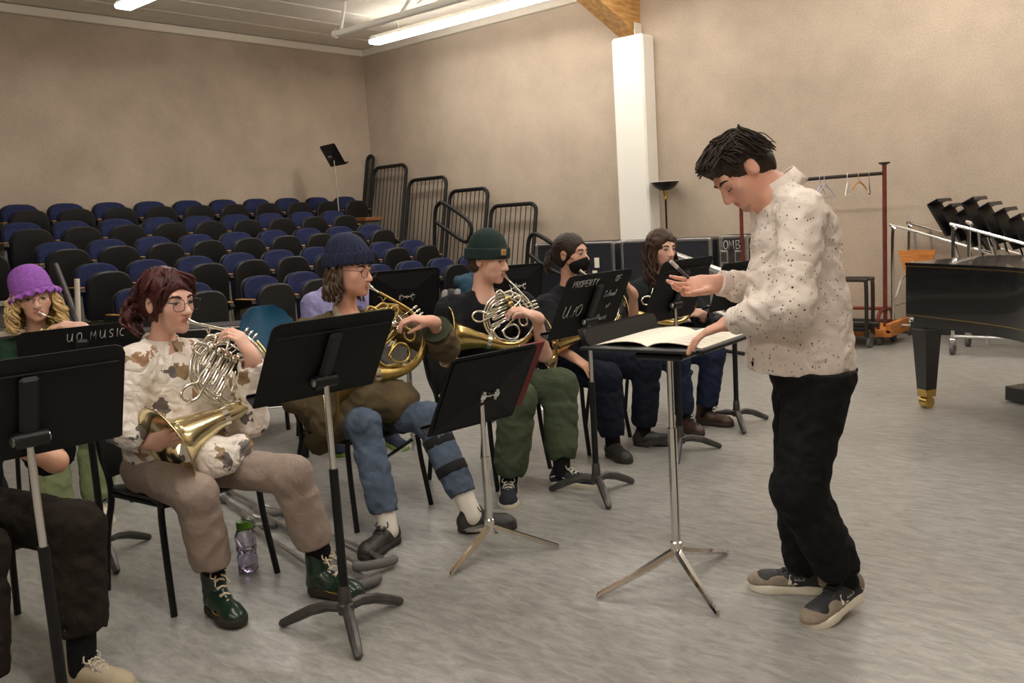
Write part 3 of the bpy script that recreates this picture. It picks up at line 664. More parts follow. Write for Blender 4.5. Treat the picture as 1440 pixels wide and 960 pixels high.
# ------------------------------------------------------------------ chalk lettering
GL = {'P': [[(0, 0), (0, 1), (.5, .95), (.55, .7), (.45, .5), (0, .45)]], 'R': [[(0, 0), (0, 1), (.5, .95), (.55, .7), (.4, .5), (0, .48)], [(.2, .48), (.6, 0)]],
      'O': [[(.3, 1), (.05, .8), (0, .4), (.15, .05), (.4, 0), (.6, .3), (.6, .7), (.45, .97), (.3, 1)]], 'E': [[(.55, 1), (0, 1), (0, 0), (.55, 0)], [(0, .5), (.45, .5)]],
      'T': [[(0, 1), (.7, 1)], [(.35, 1), (.35, 0)]], 'Y': [[(0, 1), (.3, .5), (.6, 1)], [(.3, .5), (.25, 0)]], 'F': [[(.5, 1), (0, 1), (0, 0)], [(0, .5), (.4, .5)]],
      'U': [[(0, 1), (0, .3), (.2, 0), (.45, .1), (.55, .5), (.6, 1), (.6, .2), (.7, 0)]], 'f': [[(.45, .75), (.3, .85), (.22, .6), (.2, 0)], [(.05, .5), (.42, .5)]], '.': [[(.2, .05), (.28, .05)]],
      'S': [[(.5, .85), (.3, 1), (.05, .85), (.1, .6), (.4, .4), (.45, .15), (.2, 0), (0, .15)]], 'c': [[(.4, .45), (.2, .5), (.05, .25), (.2, 0), (.4, .05)]], 'h': [[(0, 1), (0, 0)], [(0, .35), (.2, .5), (.35, .35), (.35, 0)]],
      'o': [[(.2, .5), (.02, .3), (.1, .02), (.3, .05), (.36, .3), (.2, .5)]], 'l': [[(.1, 1), (.1, 0)]], 'M': [[(0, 0), (.08, 1), (.35, .3), (.6, 1), (.7, 0)]], 'u': [[(0, .5), (.02, .1), (.2, 0), (.33, .2), (.35, .5), (.35, 0)]],
      's': [[(.3, .45), (.1, .5), (.08, .32), (.28, .2), (.2, 0), (0, .05)]], 'i': [[(.1, .5), (.1, 0)], [(.1, .7), (.11, .74)]], 'I': [[(.1, 1), (.1, 0)]], 'K': [[(0, 1), (0, 0)], [(.5, 1), (0, .45), (.5, 0)]], 'C': [[(.5, .85), (.25, 1), (0, .6), (.05, .2), (.3, 0), (.5, .1)]],
      'B': [[(0, 0), (0, 1), (.4, .95), (.45, .7), (0, .52), (.5, .4), (.5, .1), (0, 0)]], 'k': [[(0, 1), (0, 0)], [(.35, .5), (0, .25), (.35, 0)]], 'e': [[(.02, .25), (.35, .28), (.25, .5), (.05, .4), (.05, .1), (.25, 0), (.38, .08)]], 'b': [[(0, 1), (0, 0), (.3, .05), (.35, .35), (.15, .5), (0, .4)]]}
ADV = {'.': .35, 'l': .3, 'i': .3, 'I': .35, 'M': .95, ' ': .6, 'T': .8, 'U': .9}
def write(mb, txt, o, ex, ey, h, r=.0014, sp=1., slant=.12):
    x = 0.; ex = np.asarray(ex, float); ey = np.asarray(ey, float)
    for ch in txt:
        for st in GL.get(ch, []):
            mb.tube([o+ex*(x+(p[0]+slant*p[1])*h*.9)+ey*p[1]*h for p in st], r, 4)
        x += h*sp*ADV.get(ch, .72 if ch.isupper() else .5)
    return x

# ------------------------------------------------------------------ music stands
def stand_leg_cast(mb, a, L=.27):      # curved tapered cast foot
    c, s = math.cos(a), math.sin(a); pr = [(0.015, .085, .019), (.07, .088, .021), (.14, .07, .021), (.2, .042, .02), (L-.01, .014, .016), (L, .012, .008)]
    mb.tube([A(c*r, s*r, z) for r, z, _ in pr], [q for *_, q in pr], 8)
def music_stand(label, x, d, f, py, tilt=20, h=.32, wdt=.51, style='cast', px=None, upper='chrome', rot0=0., desk_style='flat', texts=(), pos=None, zdesk=None, group='music stands', yo=.0, marks=None, zfloor=0.):
    p = cw(x, d, zfloor) if pos is None else np.asarray(pos, float)
    fd = cdir(*f); rz = yaw(fd); t = thing('music_stand', label, 'music stand', p, rz, group)
    zc = (at(px if px else 720+x/d*FPX, py, d)[2] if zdesk is None else zdesk)-p[2]
    ta = math.radians(tilt); eu = A(0, math.sin(ta), math.cos(ta)); nb = A(0, math.cos(ta), -math.sin(ta)); exx = A(1, 0, 0)
    ztop = zc-.05; c = A(0, yo, zc)
    hub = MB()
    if style == 'cast':
        hub.lathe([(.0, .06), (.03, .065), (.032, .1), (.024, .105), (.0205, .165), (.018, .17), (.016, .17)], n=14)
        b = obj('base', hub, M_steelgrey, t)
        for k in range(3):
            m = MB(); stand_leg_cast(m, rot0+k*2*PI/3); obj('leg', m, M_steelgrey, b)
        obj('lower_tube', MB().tube([(0, 0, .12), (0, 0, min(.62, ztop*.62))], .0165, 12), M_black, t)
    else:
        hub.lathe([(0, .075), (.022, .08), (.0225, .15), (.018, .155)], n=14); b = obj('base', hub, M_chrome, t)
        for k in range(3):
            a = rot0+k*2*PI/3; cc, ss = math.cos(a), math.sin(a)
            obj('leg', MB().tube([(cc*.012, ss*.012, .115), (cc*.13, ss*.13, .07), (cc*.30, ss*.30, .012), (cc*.305, ss*.305, .006)], [.017, .0155, .010, .004], 6, up=(0, 0, 1)), M_chrome, b)
        obj('lower_tube', MB().tube([(0, 0, .1), (0, 0, min(.62, ztop*.62))], .0175, 12), M_chrome, t)
    obj('upper_tube', MB().tube([(0, 0, .3), (0, 0, ztop+.01)], .0115, 12), M_chrome if upper == 'chrome' else M_black, t)
    Rd = np.stack([exx, eu, np.cross(exx, eu)], 1); nn = Rd[:, 2]; sgn = 1 if nn@nb > 0 else -1
    r = .03; poly = [(-wdt/2, -h/2), (wdt/2, -h/2), (wdt/2+0*r, h/2-r), (wdt/2-r*.3, h/2-r*.3), (wdt/2-r, h/2), (-wdt/2+r, h/2), (-wdt/2+r*.3, h/2-r*.3), (-wdt/2, h/2-r)]
    dm = MB().prism([(q[0], q[1]) for q in poly], .004, c+nb*.028, Rd)
    if desk_style == 'fold':      # envelope-folded sheet: four facets rise to the clamp
        k = [(-.07, -.05), (.07, -.05), (.07, .05), (-.07, .05)]; o4 = [(-wdt/2+.02, -h/2+.02), (wdt/2-.02, -h/2+.02), (wdt/2-.02, h/2-.02), (-wdt/2+.02, h/2-.02)]
        V = [c+nb*.033+Rd@A(q[0], q[1], 0) for q in o4]+[c+nb*.055+Rd@A(q[0], q[1], 0) for q in k]
        dm.add(V, [(0, 1, 5, 4), (1, 2, 6, 5), (2, 3, 7, 6), (3, 0, 4, 7), (4, 5, 6, 7)])
    dk = obj('desk', dm, M_stand, t, None)
    obj('ledge', MB().box(c-eu*h/2-nb*.0, (wdt-.01, .058, .004), np.stack([exx, nb, eu], 1)).box(c-eu*(h/2-.006)-nb*.029, (wdt-.01, .004, .014), np.stack([exx, nb, eu], 1)), M_stand, dk, None)
    if desk_style == 'flat':
        obj('channel', MB().box(c+nb*.043-eu*.01, (.055, .022, h*.72), np.stack([exx, nb, eu], 1), bev=.01), M_blackgloss, dk)
        if not texts: obj('rib', MB().box(c+nb*.036+eu*h*.34, (wdt*.92, .006, .006), np.stack([exx, nb, eu], 1), bev=.002), M_stand, dk)
        obj('clamp', MB().tube([c+nb*.05-eu*.09-exx*.045, c+nb*.05-eu*.09+exx*.045], .024, 14), M_blackgloss, t)
        for s in (-1, 1):
            kn = MB().lathe([(0, .0), (.016, .0), (.0165, .004), (.008, .009), (0, .010)], c+nb*.05-eu*.09+exx*s*.045, np.stack([A(0, 1, 0), A(0, 0, 1)*s, A(s, 0, 0)], 1), 12)
            obj('knob', kn, M_alu, t)
    else:
        m = MB()
        for s in (-1, 1): m.box(c+nb*.066+exx*s*.038, (.03, .026, .034), np.stack([exx, nb, eu], 1), bev=.006).tube([c+nb*.07+exx*s*.038-eu*.028, c+nb*.07+exx*s*.038+eu*.028], .008, 8)
        m.tube([c+nb*.07-exx*.05, c+nb*.07+exx*.05], .007, 8).tube([A(0, 0, ztop), c+nb*.07], .01, 8)
        obj('clamp', m, M_chrome, t)
    if texts:
        for (tx, u, v, hh, sp_) in texts:
            m = MB(); write(m, tx, c+nb*.0335-exx*u+eu*v, -exx, eu, hh, .0019, sp_)
            obj('lettering', m, M_chalk, dk, 180, kind='stuff')
    t['_'] = 0; del t['_']
    return t, c, exx, eu, nb
fA = (.71, -.70)
music_stand('black music stand cropped by the left edge in front of the dark trousered player', -1.385, 2.5, fA, 566, 20, .31, wdt=.54, px=40, rot0=.4)
music_stand('black music stand chalked UO MUSIC in front of the purple hatted player', -1.97, 4.07, (.62, -.78), 505, 14, .33, wdt=.52, px=110, upper='black', rot0=-.6, texts=(('UO MUSIC', -.06, .10, .038, 1.15),))
music_stand('black music stand in front of the woman in the cat print shirt', -.67, 3.15, fA, 496, 32, .345, wdt=.51, px=440, rot0=-1.0)
sd = music_stand('chrome tripod music stand with creased black desk and maroon folder', -.15, 3.85, (.68, -.73), 542, 30, .40, wdt=.50, px=675, style='chrome', desk_style='fold', rot0=.25)
music_stand('black music stand chalked PROPERTY OF U of O School of Music', .40, 4.59, fA, 424, 27, .36, wdt=.52, px=818, upper='chrome', rot0=.9,
            texts=(('PROPERTY', -.21, .115, .034, 1.0), ('OF', .125, .12, .034, 1.0), ('U.fO', -.215, -.055, .066, .85), ('School', .075, .035, .034, .95), ('of', .125, -.035, .03, .9), ('Music', .07, -.105, .036, .95)))
music_stand('black music stand in front of the long haired player behind the conductor hand', .98, 5.3, fA, 404, 26, .40, wdt=.53, px=948, rot0=.5)
music_stand('black music stand half hidden behind the conductor forearm', 1.48, 5.92, fA, 398, 20, .33, px=1042, upper='black', rot0=.7)
music_stand('black music stand with chrome clamp behind the navy knit cap', -.66, 5.6, (.45, -.9), 412, 16, .33, px=572, style='chrome', desk_style='fold', wdt=.46, rot0=.2)
music_stand('black music stand just right of the green knit cap', .05, 6.6, (.45, -.9), 398, 14, .30, px=730, style='chrome', desk_style='fold', wdt=.42, rot0=.2)
music_stand('lone music stand standing high among the back row seats', 0, 0, (-.8, -.6), 0, 28, .34, wdt=.5, style='chrome', desk_style='fold', pos=(.82, -1.42, .97), zdesk=2.60, rot0=.4)
# maroon folder standing on the chrome stand
t_, c_, ex_, eu_, nb_ = sd
fo = thing('folder', 'maroon music folder leaning on the chrome music stand', 'folder', tuple(t_.location), t_.rotation_euler[2])
obj('cover', MB().box(c_-nb_*.004-ex_*.25+eu_*.0, (.15, .012, .36), np.stack([ex_, nb_, eu_], 1), bev=.003), mat('maroon_card', srgb(122, 48, 50), .7), fo)
obj('sheets', MB().box(c_-nb_*.014-ex_*.245+eu_*.0, (.13, .006, .34), np.stack([ex_, nb_, eu_], 1)), M_paper, fo)

# conductor's stand
cs = thing('conductor_stand', 'chrome conductor stand with wide flat black desk holding an open score', 'music stand', cw(.6, 3.41, 0), yaw(cdir(.6, .8)), 'music stands')
obj('base', MB().lathe([(0, .075), (.024, .08), (.0245, .16), (.019, .165)], n=14), M_chrome, cs)
# legs point at the photographed tips
for tip in ((.31, 3.30), (.69, 3.01), (.80, 3.60)):
    v = cw(tip[0], tip[1], 0)-cw(.6, 3.41, 0); I = inv_of(cs)[:3, :3]; v = I@v; v = nrm(v)*.36
    obj('leg', MB().tube([v*.04+A(0, 0, .12), v*.4+A(0, 0, .075), v*.97+A(0, 0, .014), v+A(0, 0, .006)], [.018, .016, .011, .004], 6, up=(0, 0, 1)), M_chrome, cs)
ZD = .945
obj('lower_tube', MB().tube([(0, 0, .1), (0, 0, .62)], .0185, 14), M_chrome, cs); obj('upper_tube', MB().tube([(0, 0, .6), (0, 0, ZD-.02)], .0125, 12), M_chrome, cs)
dk = obj('desk', MB().box((-.045, .15, ZD), (.52, .62, .012), bev=.004).box((.0, -.0, ZD-.03), (.2, .2, .03), bev=.01), M_blackgloss, cs)
# local x = away-right, local y = away: desk frame; the tall lip stands on the far left side
LIP = obj('lip', slab(MB(), rrect(.60, .068, .02), .008, A(-.285, .165, ZD+.002), np.stack([A(0, 1, 0), A(-.35, 0, .94), A(.94, 0, .35)], 1), .003), M_blackgloss, dk)
obj('rear_lip', slab(MB(), rrect(.60, .074, .012), .006, A(-.325, .2, ZD-.005), np.stack([A(0, 1, 0), A(-.35, 0, .94), A(.94, 0, .35)], 1), .002), M_stand, dk)
obj('edge_strip', MB().box((.2, .12, ZD+.004), (.03, .57, .014), bev=.004), M_plastic, dk)
# ------------------------------------------------------------------ stacking chairs (local +Y faces forward)
def make_chair(name, label, m_shell, m_leg, shell='flat', group='players chairs', wood=False):
    t = thing(name, label, 'chair', (0, 0, 0), 0, group)
    sm = MB(); W, D = .46, .42
    xs = [-1, -.6, 0, .6, 1]; ys = [-1, -.5, 0, .6, 1]; V = []; F = []
    for dz in (0, -.014):
        for b in ys:
            for a in xs:
                V.append((a*W/2*(1-.04*(b < -.9)), b*D/2, .45+dz+.012*abs(a)**2-.02*(b > .9)-.012*(1-abs(a))*(b < .5)))
    n = len(xs); N = n*len(ys)
    for j in range(len(ys)-1):
        for i in range(n-1):
            q = (j*n+i, j*n+i+1, (j+1)*n+i+1, (j+1)*n+i); F += [q, tuple(N+k for k in q[::-1])]
    ring = [i for i in range(n)]+[j*n+n-1 for j in range(1, len(ys))]+[(len(ys)-1)*n+i for i in range(n-2, -1, -1)]+[j*n for j in range(len(ys)-2, 0, -1)]
    for i in range(len(ring)): a, b = ring[i], ring[(i+1) % len(ring)]; F.append((a, N+a, N+b, b))
    sm.add(V, F); obj('seat', sm, m_shell, t, 60)
    bk = MB(); V = []; F = []; zs = [0, .08, .22, .30, .335] if shell == 'flat' else [0, .08, .2, .3, .36, .39]
    for dy in (0, -.014):
        for k, z in enumerate(zs):
            ww = W*(1, 1.0, .98, .94, .8)[k] if shell == 'flat' else W*(1, 1.03, 1, .9, .68, .4)[k]
            for a in xs: V.append((a*ww/2, -.205-.19*(z/.34)*.45+dy+.045*abs(a)**2-.02, .50+z))
    nz = len(zs); N = n*nz
    for j in range(nz-1):
        for i in range(n-1):
            q = (j*n+i, j*n+i+1, (j+1)*n+i+1, (j+1)*n+i); F += [q[::-1], tuple(N+k for k in q)]
    ring = [i for i in range(n)]+[j*n+n-1 for j in range(1, nz)]+[(nz-1)*n+i for i in range(n-2, -1, -1)]+[j*n for j in range(nz-2, 0, -1)]
    for i in range(len(ring)): a, b = ring[i], ring[(i+1) % len(ring)]; F.append((a, b, N+b, N+a))
    bk.add(V, F); b = obj('backrest', bk, m_shell, t, 60)
    for s in (-1, 1):
        obj('leg', MB().tube(curve([(s*.25, .235, 0), (s*.235, .2, .25), (s*.225, .185, .425), (s*.19, .16, .436), (s*.1, .14, .434)], 4), .0135, 8), m_leg, t)
        obj('leg', MB().tube(curve([(s*.245, -.275, 0), (s*.235, -.235, .25), (s*.225, -.19, .40), (s*.222, -.195, .50), (s*.218, -.245, .6), (s*.21, -.285, .78)], 4), .0135, 8), m_leg, t)
        obj('seat_rail', MB().tube([(s*.215, .17, .432), (s*.22, -.19, .428)], .011, 8), m_leg, t)
    obj('cross_rail', MB().tube([(-.22, -.19, .425), (.22, -.19, .425)], .011, 8), m_leg, t)
    return t
ch0 = make_chair('stacking_chair', '', M_plastic, M_black); ch_used = False
def chair(label, x, d, f):
    global ch_used
    t = ch0 if not ch_used else copy_tree(ch0); ch_used = True
    t.location = tuple(cw(x, d, 0)); t.rotation_euler = (0, 0, yaw(cdir(*f))); t['label'] = label; return t
chair('black stacking chair under the woman in the cat print shirt', -1.42, 3.70, (.79, -.61))
chair('black stacking chair at the left edge under the dark trousered player', -1.98, 3.12, (.82, -.57))
chair('black stacking chair under the player in the navy knit cap', -.82, 4.56, (.75, -.66))
chair('black stacking chair under the player in the green knit cap', -.16, 5.09, (.79, -.61))
chair('black stacking chair under the masked player', .40, 5.72, (.79, -.61))
chair('black stacking chair under the long haired player', .86, 6.26, (.74, -.67))
chair('black stacking chair under the player in the purple hat', -2.56, 5.02, (.6, -.8))
chair('black stacking chair under the player in the lavender top', -1.24, 6.35, (.6, -.8))
tc_ = make_chair('shell_chair', 'empty teal blue plastic shell chair behind the cat print woman', mat('teal_plastic', srgb(32, 82, 112), .35), M_black, 'shell')
tc_.location = tuple(cw(-1.29, 5.40, 0)); tc_.rotation_euler = (0, 0, yaw(cdir(.8, -.6))); tc_.scale = (.95, 1.1, 1.15)
# black trunk on short legs
t = thing('instrument_trunk', 'long black instrument trunk on short legs behind the teal chair', 'case', cw(-2.3, 6.75, 0), yaw(cdir(-.1, 1)))
b = obj('body', MB().box((0, 0, .50), (1.25, .42, .64), bev=.02), M_plastic, t)
for s in (-1, 1): obj('edge_trim', MB().tube([(-.62, -.212, .5+s*.31), (.62, -.212, .5+s*.31)], .006, 6), M_alu, b)
obj('lid_line', MB().box((0, -.214, .72), (1.24, .008, .012)), M_alu, b)
for sx in (-1, -.2, .5, 1): obj('leg', MB().tube([(sx*.56, -.15, 0), (sx*.56, -.15, .2)], .016, 8), M_black, t)
h_ = obj('handle', MB().tube(curve([(.3, 0, .815), (.32, 0, .86), (.42, 0, .875), (.52, 0, .86), (.54, 0, .815)], 4), .012, 8), M_black, t)
# backpack and jacket left at the front row of seats
bq = at(637, 440, 10.5); bq[2] = .24
bp_ = thing('backpack', 'grey and black backpack standing before the front row seats', 'bag', bq)
sdf_obj('bag_body', [ell(bq+A(0, 0, .24), (.17, .14, .24), None, .05), ell(bq+A(0, 0, .13), (.18, .15, .13), None, .05), cut(bq, (0, 0, -1))], .014, mat('backpack_black', (.02, .02, .022), .8), bp_, .008, 30)
for s_ in (-1, 1):
    obj('strap', MB().tube(curve([bq+RH*(s_*.07)+FH*.03+A(0, 0, .445), bq+RH*(s_*.075)-FH*.12+A(0, 0, .43), bq+RH*(s_*.08)-FH*.165+A(0, 0, .3), bq+RH*(s_*.08)-FH*.16+A(0, 0, .14)], 4), .03, 8, sx=1.3), mat('backpack_grey', srgb(120, 118, 116), .8), bp_, 60, True)
jq = at(658, 392, 10.9)-A(0, 0, .075)
jk = thing('jacket', 'teal jacket draped over the last front row seat', 'jacket', A(jq[0], jq[1], .24))
sdf_obj('cloth', [cap(jq+A(0, -.16, .06), jq+A(0, .12, .08), .07, .06, k=.05), cap(jq+A(.05, -.1, 0), jq+A(.1, -.06, -.36), .1, .12, k=.05), cap(jq+A(-.02, .05, 0), jq+A(.06, .1, -.3), .09, .1, k=.05)], .014, mat('teal_cloth', srgb(34, 66, 84), .9, noise=.2, nscale=20), jk, .015, 25)
# ------------------------------------------------------------------ bottles and crutches
bo = thing('water_bottle', 'clear lilac water bottle with green cap on the floor by the green boots', 'bottle', cw(-1.22, 3.80, 0))
Mb = mat('lilac_plastic', (.80, .76, .95), .06, trans=.95)
obj('body', MB().lathe([(0, .002), (.036, .002), (.044, .012), (.0445, .07), (.041, .078), (.041, .092), (.0445, .1), (.0445, .165), (.035, .188), (.031, .192)], n=24), Mb, bo, 50)
obj('water', MB().lathe([(0, .005), (.034, .006), (.0405, .014), (.041, .07), (.037, .079), (.037, .092), (.041, .1), (.041, .11), (0, .11)], n=20), mat('water', (.84, .82, .98), .0, trans=1.), bo, 50)
c = obj('cap', MB().lathe([(0, .228), (.032, .228), (.034, .224), (.034, .196), (.03, .192)], n=24), mat('green_cap', srgb(96, 150, 30), .45), bo, 40)
obj('strap', MB().tube(curve([(.034, 0, .195), (.05, .01, .2), (.062, .012, .215), (.055, .006, .232), (.02, 0, .236), (-.01, 0, .233)], 4), .004, 6), mat('grey_strap', (.25, .25, .26), .5), bo, 180)
b2 = thing('steel_bottle', 'patterned white steel bottle with black cap on the floor behind the chair leg', 'bottle', cw(1.26, 6.5, 0))
obj('body', MB().lathe([(0, .0), (.036, .0), (.038, .006), (.038, .19), (.028, .21), (.026, .22)], n=20), spots_mat('floral_steel', srgb(206, 204, 196), 28, .32, [srgb(90, 100, 60), srgb(120, 60, 50), srgb(60, 70, 80)], .05, .35), b2, 40)
obj('cap', MB().lathe([(.03, .215), (.033, .22), (.033, .25), (0, .252)], n=18).tube(curve([(.03, 0, .245), (.05, 0, .27), (.055, 0, .29), (.03, 0, .295), (0, 0, .255)], 4), .006, 6), M_black, b2, 40)
def crutch(tip, top, roll, label):
    tip = np.asarray(tip, float); top = np.asarray(top, float); t = thing('crutch', label, 'crutch', (top[0], top[1], 0), 0, 'pair of crutches on the floor')
    d = nrm(top-tip); L = np.linalg.norm(top-tip); s = nrm(np.cross(d, A(0, 0, 1))); s = nrm(s*math.cos(roll)+np.cross(s, d)*math.sin(roll))
    P = lambda a, w_: tip+d*a+s*w_
    for g in (-1, 1): obj('side_tube', MB().tube(curve([P(.34, g*.012), P(.44, g*.02), P(.62, g*.055), P(L-.1, g*.06), P(L, g*.062)], 4), .0105, 8), M_alu, t, 40, True)
    obj('lower_tube', MB().tube([P(.02, 0), P(.5, 0)], .011, 8), M_alu, t, 40, True)
    obj('tip', MB().tube([P(-.01, 0), P(.0, 0), P(.05, 0)], [.02, .021, .015], 10), M_rubber, t, 40, True)
    obj('arm_pad', MB().tube(curve([P(L-.012, -.10), P(L+.012, -.07), P(L+.018, 0), P(L+.012, .07), P(L-.012, .10)], 4), [.016]+[.021]*15+[.016], 10), M_rubber, t, 40, True)
    obj('hand_grip', MB().tube([P(.66, -.062), P(.66, .062)], .016, 10), M_rubber, t, 40, True)
crutch(cw(-1.68, 5.02, .022), cw(-.64, 3.68, .045), .12, 'aluminium crutch on the floor, the one whose grey pad lies nearer the wall')
crutch(cw(-1.66, 4.86, .022), cw(-.69, 3.50, .03), .06, 'aluminium crutch on the floor, the one whose grey pad lies nearer the front')

# ------------------------------------------------------------------ flight cases along the right wall
M_case = mat('case_navy_black', srgb(26, 28, 38), .6, noise=.25, nscale=25, bump=.15, bscale=150)
def flight_case(x0, x1, y0, y1, h, label, extras=True, text=None, m=None):
    t = thing('flight_case', label, 'case', ((x0+x1)/2, (y0+y1)/2, 0), 0, 'flight cases by the wall')
    W, D = x1-x0, y1-y0; m = m or M_case
    obj('shell', MB().box((0, 0, h/2+.06), (W-.01, D-.01, h-.12-.0), bev=.004), m, t)
    for sx in (-1, 1):
        for sy in (-1, 1): obj('edge_rail', MB().box((sx*(W/2-.017), sy*(D/2-.017), h/2+.06), (.036, .036, h-.13), bev=.004), M_alu, t)
        for z in (.14, h-.02): obj('edge_rail', MB().box((sx*(W/2-.014), 0, z), (.03, D-.03, .03), bev=.004), M_alu, t)
    for sy in (-1, 1):
        for z in (.14, h-.02): obj('edge_rail', MB().box((0, sy*(D/2-.014), z), (W-.03, .03, .03), bev=.004), M_alu, t)
    for sx in (-1, 1):
        for sy in (-1, 1):
            obj('corner', MB().box((sx*(W/2-.024), sy*(D/2-.024), h-.03), (.056, .056, .056), bev=.016), M_alu, t)
            obj('caster', MB().tube([(sx*(W/2-.1)-.018, sy*(D/2-.1), .05), (sx*(W/2-.1)+.018, sy*(D/2-.1), .05)], .05, 14).box((sx*(W/2-.1), sy*(D/2-.1), .1), (.07, .05, .06), bev=.008), M_rubber, t)
    if extras:
        for q in (-.12, .07):
            l = obj('latch', MB().box((q, -D/2-.004, h-.25), (.11, .012, .15), bev=.006), M_alu, t)
            obj('latch_dish', MB().box((q, -D/2-.011, h-.25), (.07, .004, .11), bev=.002), M_steelgrey, l)
    if text:
        g = MB(); write(g, text, A(-.12, -D/2-.008, h-.16), (1, 0, 0), (0, 0, 1), .1, .006, .95, 0); obj('lettering', g, M_chalk, t, 180, kind='stuff')
    return t
cx = [aty(q, 338, -.5)[0] for q in (752, 862, 872, 1002, 1006, 1045)]
c1 = flight_case(cx[0], cx[1], -.5, -.03, 1.13, 'navy black flight case behind the masked player, leftmost of the row')
for q, (x, z, hh) in enumerate(((.38, .86, .13), (.36, .72, .08))): obj('sticker', MB().box((x-.02*q, -.242, z), (.075, .004, hh), bev=.001), M_paper, c1)
flight_case(cx[2], cx[3]-.02, -.5, -.3, 1.13, 'navy black flight case behind the long haired player')
flight_case(cx[4], cx[5], -.40, -.03, 1.14, 'black flight case lettered OMB beside the clothes rack', True, 'OMB', mat('case_brown_black', srgb(46, 40, 38), .7, noise=.3, nscale=20))
# torchiere lamp (off)
fl_ = thing('floor_lamp', 'black torchiere floor lamp standing by the white column', 'lamp', (5.72, -.22, 0))
obj('base', MB().lathe([(0, 0), (.14, 0), (.14, .015), (.05, .03), (.014, .04)], n=24), M_black, fl_)
obj('pole', MB().tube([(0, 0, .03), (0, 0, 1.62)], .0125, 10), M_black, fl_); obj('collar', MB().lathe([(.013, 1.60), (.026, 1.62), (.022, 1.66), (.034, 1.72), (.02, 1.74)], n=16), M_brass, fl_)
obj('shade', MB().lathe([(.0, 1.715), (.06, 1.72), (.13, 1.765), (.175, 1.82), (.178, 1.825), (.17, 1.825), (.125, 1.772), (.06, 1.735), (0, 1.73)], n=28), M_blackgloss, fl_); obj('shade_rim', MB().tube([(.176*math.cos(a), .176*math.sin(a), 1.825) for a in np.linspace(0, 2*PI, 29)[:-1]], .004, 6, closed=True), M_offwhite, fl_)

# ------------------------------------------------------------------ clothes rack, dolly, carts
rk = thing('clothes_rack', 'oxide red pipe clothes rack standing on a wooden dolly', 'rack', (7.73, -.66, 0))
for x in (-.78, .78):
    u_ = obj('upright', MB().tube([(x, 0, .16), (x, 0, 1.80)], .021, 10), M_rust, rk); obj('flange', MB().lathe([(.02, 1.785), (.055, 1.80), (.055, 1.812), (0, 1.815)], (x, 0, 0), n=16), M_dpipe, u_)
    obj('foot_pipe', MB().tube(curve([(x, .22, .16), (x, .2, .29), (x, .12, .33), (x, -.12, .33), (x, -.2, .29), (x, -.22, .16)], 4), .02, 8), M_rust, rk)
obj('hanging_rail', MB().tube([(-.78, 0, 1.705), (.78, 0, 1.705)], .019, 10), M_dpipe, rk); obj('lower_rail', MB().tube([(-.78, .12, .33), (.78, .12, .33)], .018, 8), M_rust, rk)
obj('platform', MB().box((0, 0, .125), (1.86, .56, .07), bev=.006), M_ply, rk); obj('platform_end', MB().box((.9, 0, .175), (.05, .56, .1), bev=.006), M_ply, rk)
for sx in (-.8, .8):
    for sy in (-.2, .2): obj('caster', MB().tube([(sx-.015, sy, .045), (sx+.015, sy, .045)], .045, 12), M_rubber, rk)
def hanger(x, m, label, w_=.20, hgt=.11, wood=False, rot=.0):
    t = thing('clothes_hanger', label, 'hanger', (x+.11, -.66, 1.705), rot, 'hangers on the clothes rack')
    obj('hook', MB().tube(curve([(0, .022, .0), (0, .012, .024), (0, -.008, .026), (0, -.024, .008), (0, -.02, -.015), (0, 0, -.04), (0, 0, -.07)], 4), .0035, 6), m, t)
    if wood: obj('bar', MB().tube(curve([(0, -w_, -.14), (0, -.1, -.09), (0, 0, -.07), (0, .1, -.09), (0, w_, -.14)], 4), .012, 8, sx=.6), m, t)
    else: obj('bar', MB().tube(curve([(0, 0, -.07), (0, w_*.5, -.12), (0, w_, -.185), (0, w_*.9, -.2), (0, 0, -.2), (0, -w_*.9, -.2), (0, -w_, -.185), (0, -w_*.5, -.12), (0, 0, -.07)], 4), .005, 6), m, t)
Mw = mat('white_plastic', srgb(232, 230, 226), .4); Ml = mat('lilac_hanger', srgb(176, 178, 205), .4)
hanger(7.745, Ml, 'pale lilac hanger next to the conductor shoulder, left one of two', rot=.1); hanger(7.80, Ml, 'pale lilac hanger, right one of the two by the conductor shoulder', rot=-.1)
hanger(8.03, Mw, 'white plastic hanger in the middle of the rack', rot=.25); hanger(8.15, wood_mat('hanger_wood', srgb(190, 140, 80), srgb(210, 165, 105)), 'orange wooden hanger seen edge on', wood=True); hanger(8.25, mat('wire', srgb(150, 146, 138), .4, .6), 'thin grey wire hanger nearest the rack upright', rot=.3)
lc = thing('pipe_cart', 'low dark pipe cart in front of the clothes rack', 'cart', (7.95, -1.08, 0))
for y in (-.09, .09):
    obj('frame', MB().tube(curve([(-.55, y, .12), (-.55, y, .62), (-.53, y, .665), (-.48, y, .68), (.48, y, .68), (.53, y, .665), (.55, y, .62), (.55, y, .12)], 3), .02, 8), M_dpipe, lc)
obj('base_bar', MB().box((0, -.02, .235), (1.3, .05, .05), bev=.01), M_dpipe, lc); obj('deck', MB().box((0, .0, .19), (1.1, .2, .03), bev=.004), M_black, lc)
for s in (-.55, .55): obj('caster', MB().tube([(s-.016, 0, .055), (s+.016, 0, .055)], .055, 14).box((s, 0, .12), (.05, .06, .05), bev=.01), M_rubber, lc)
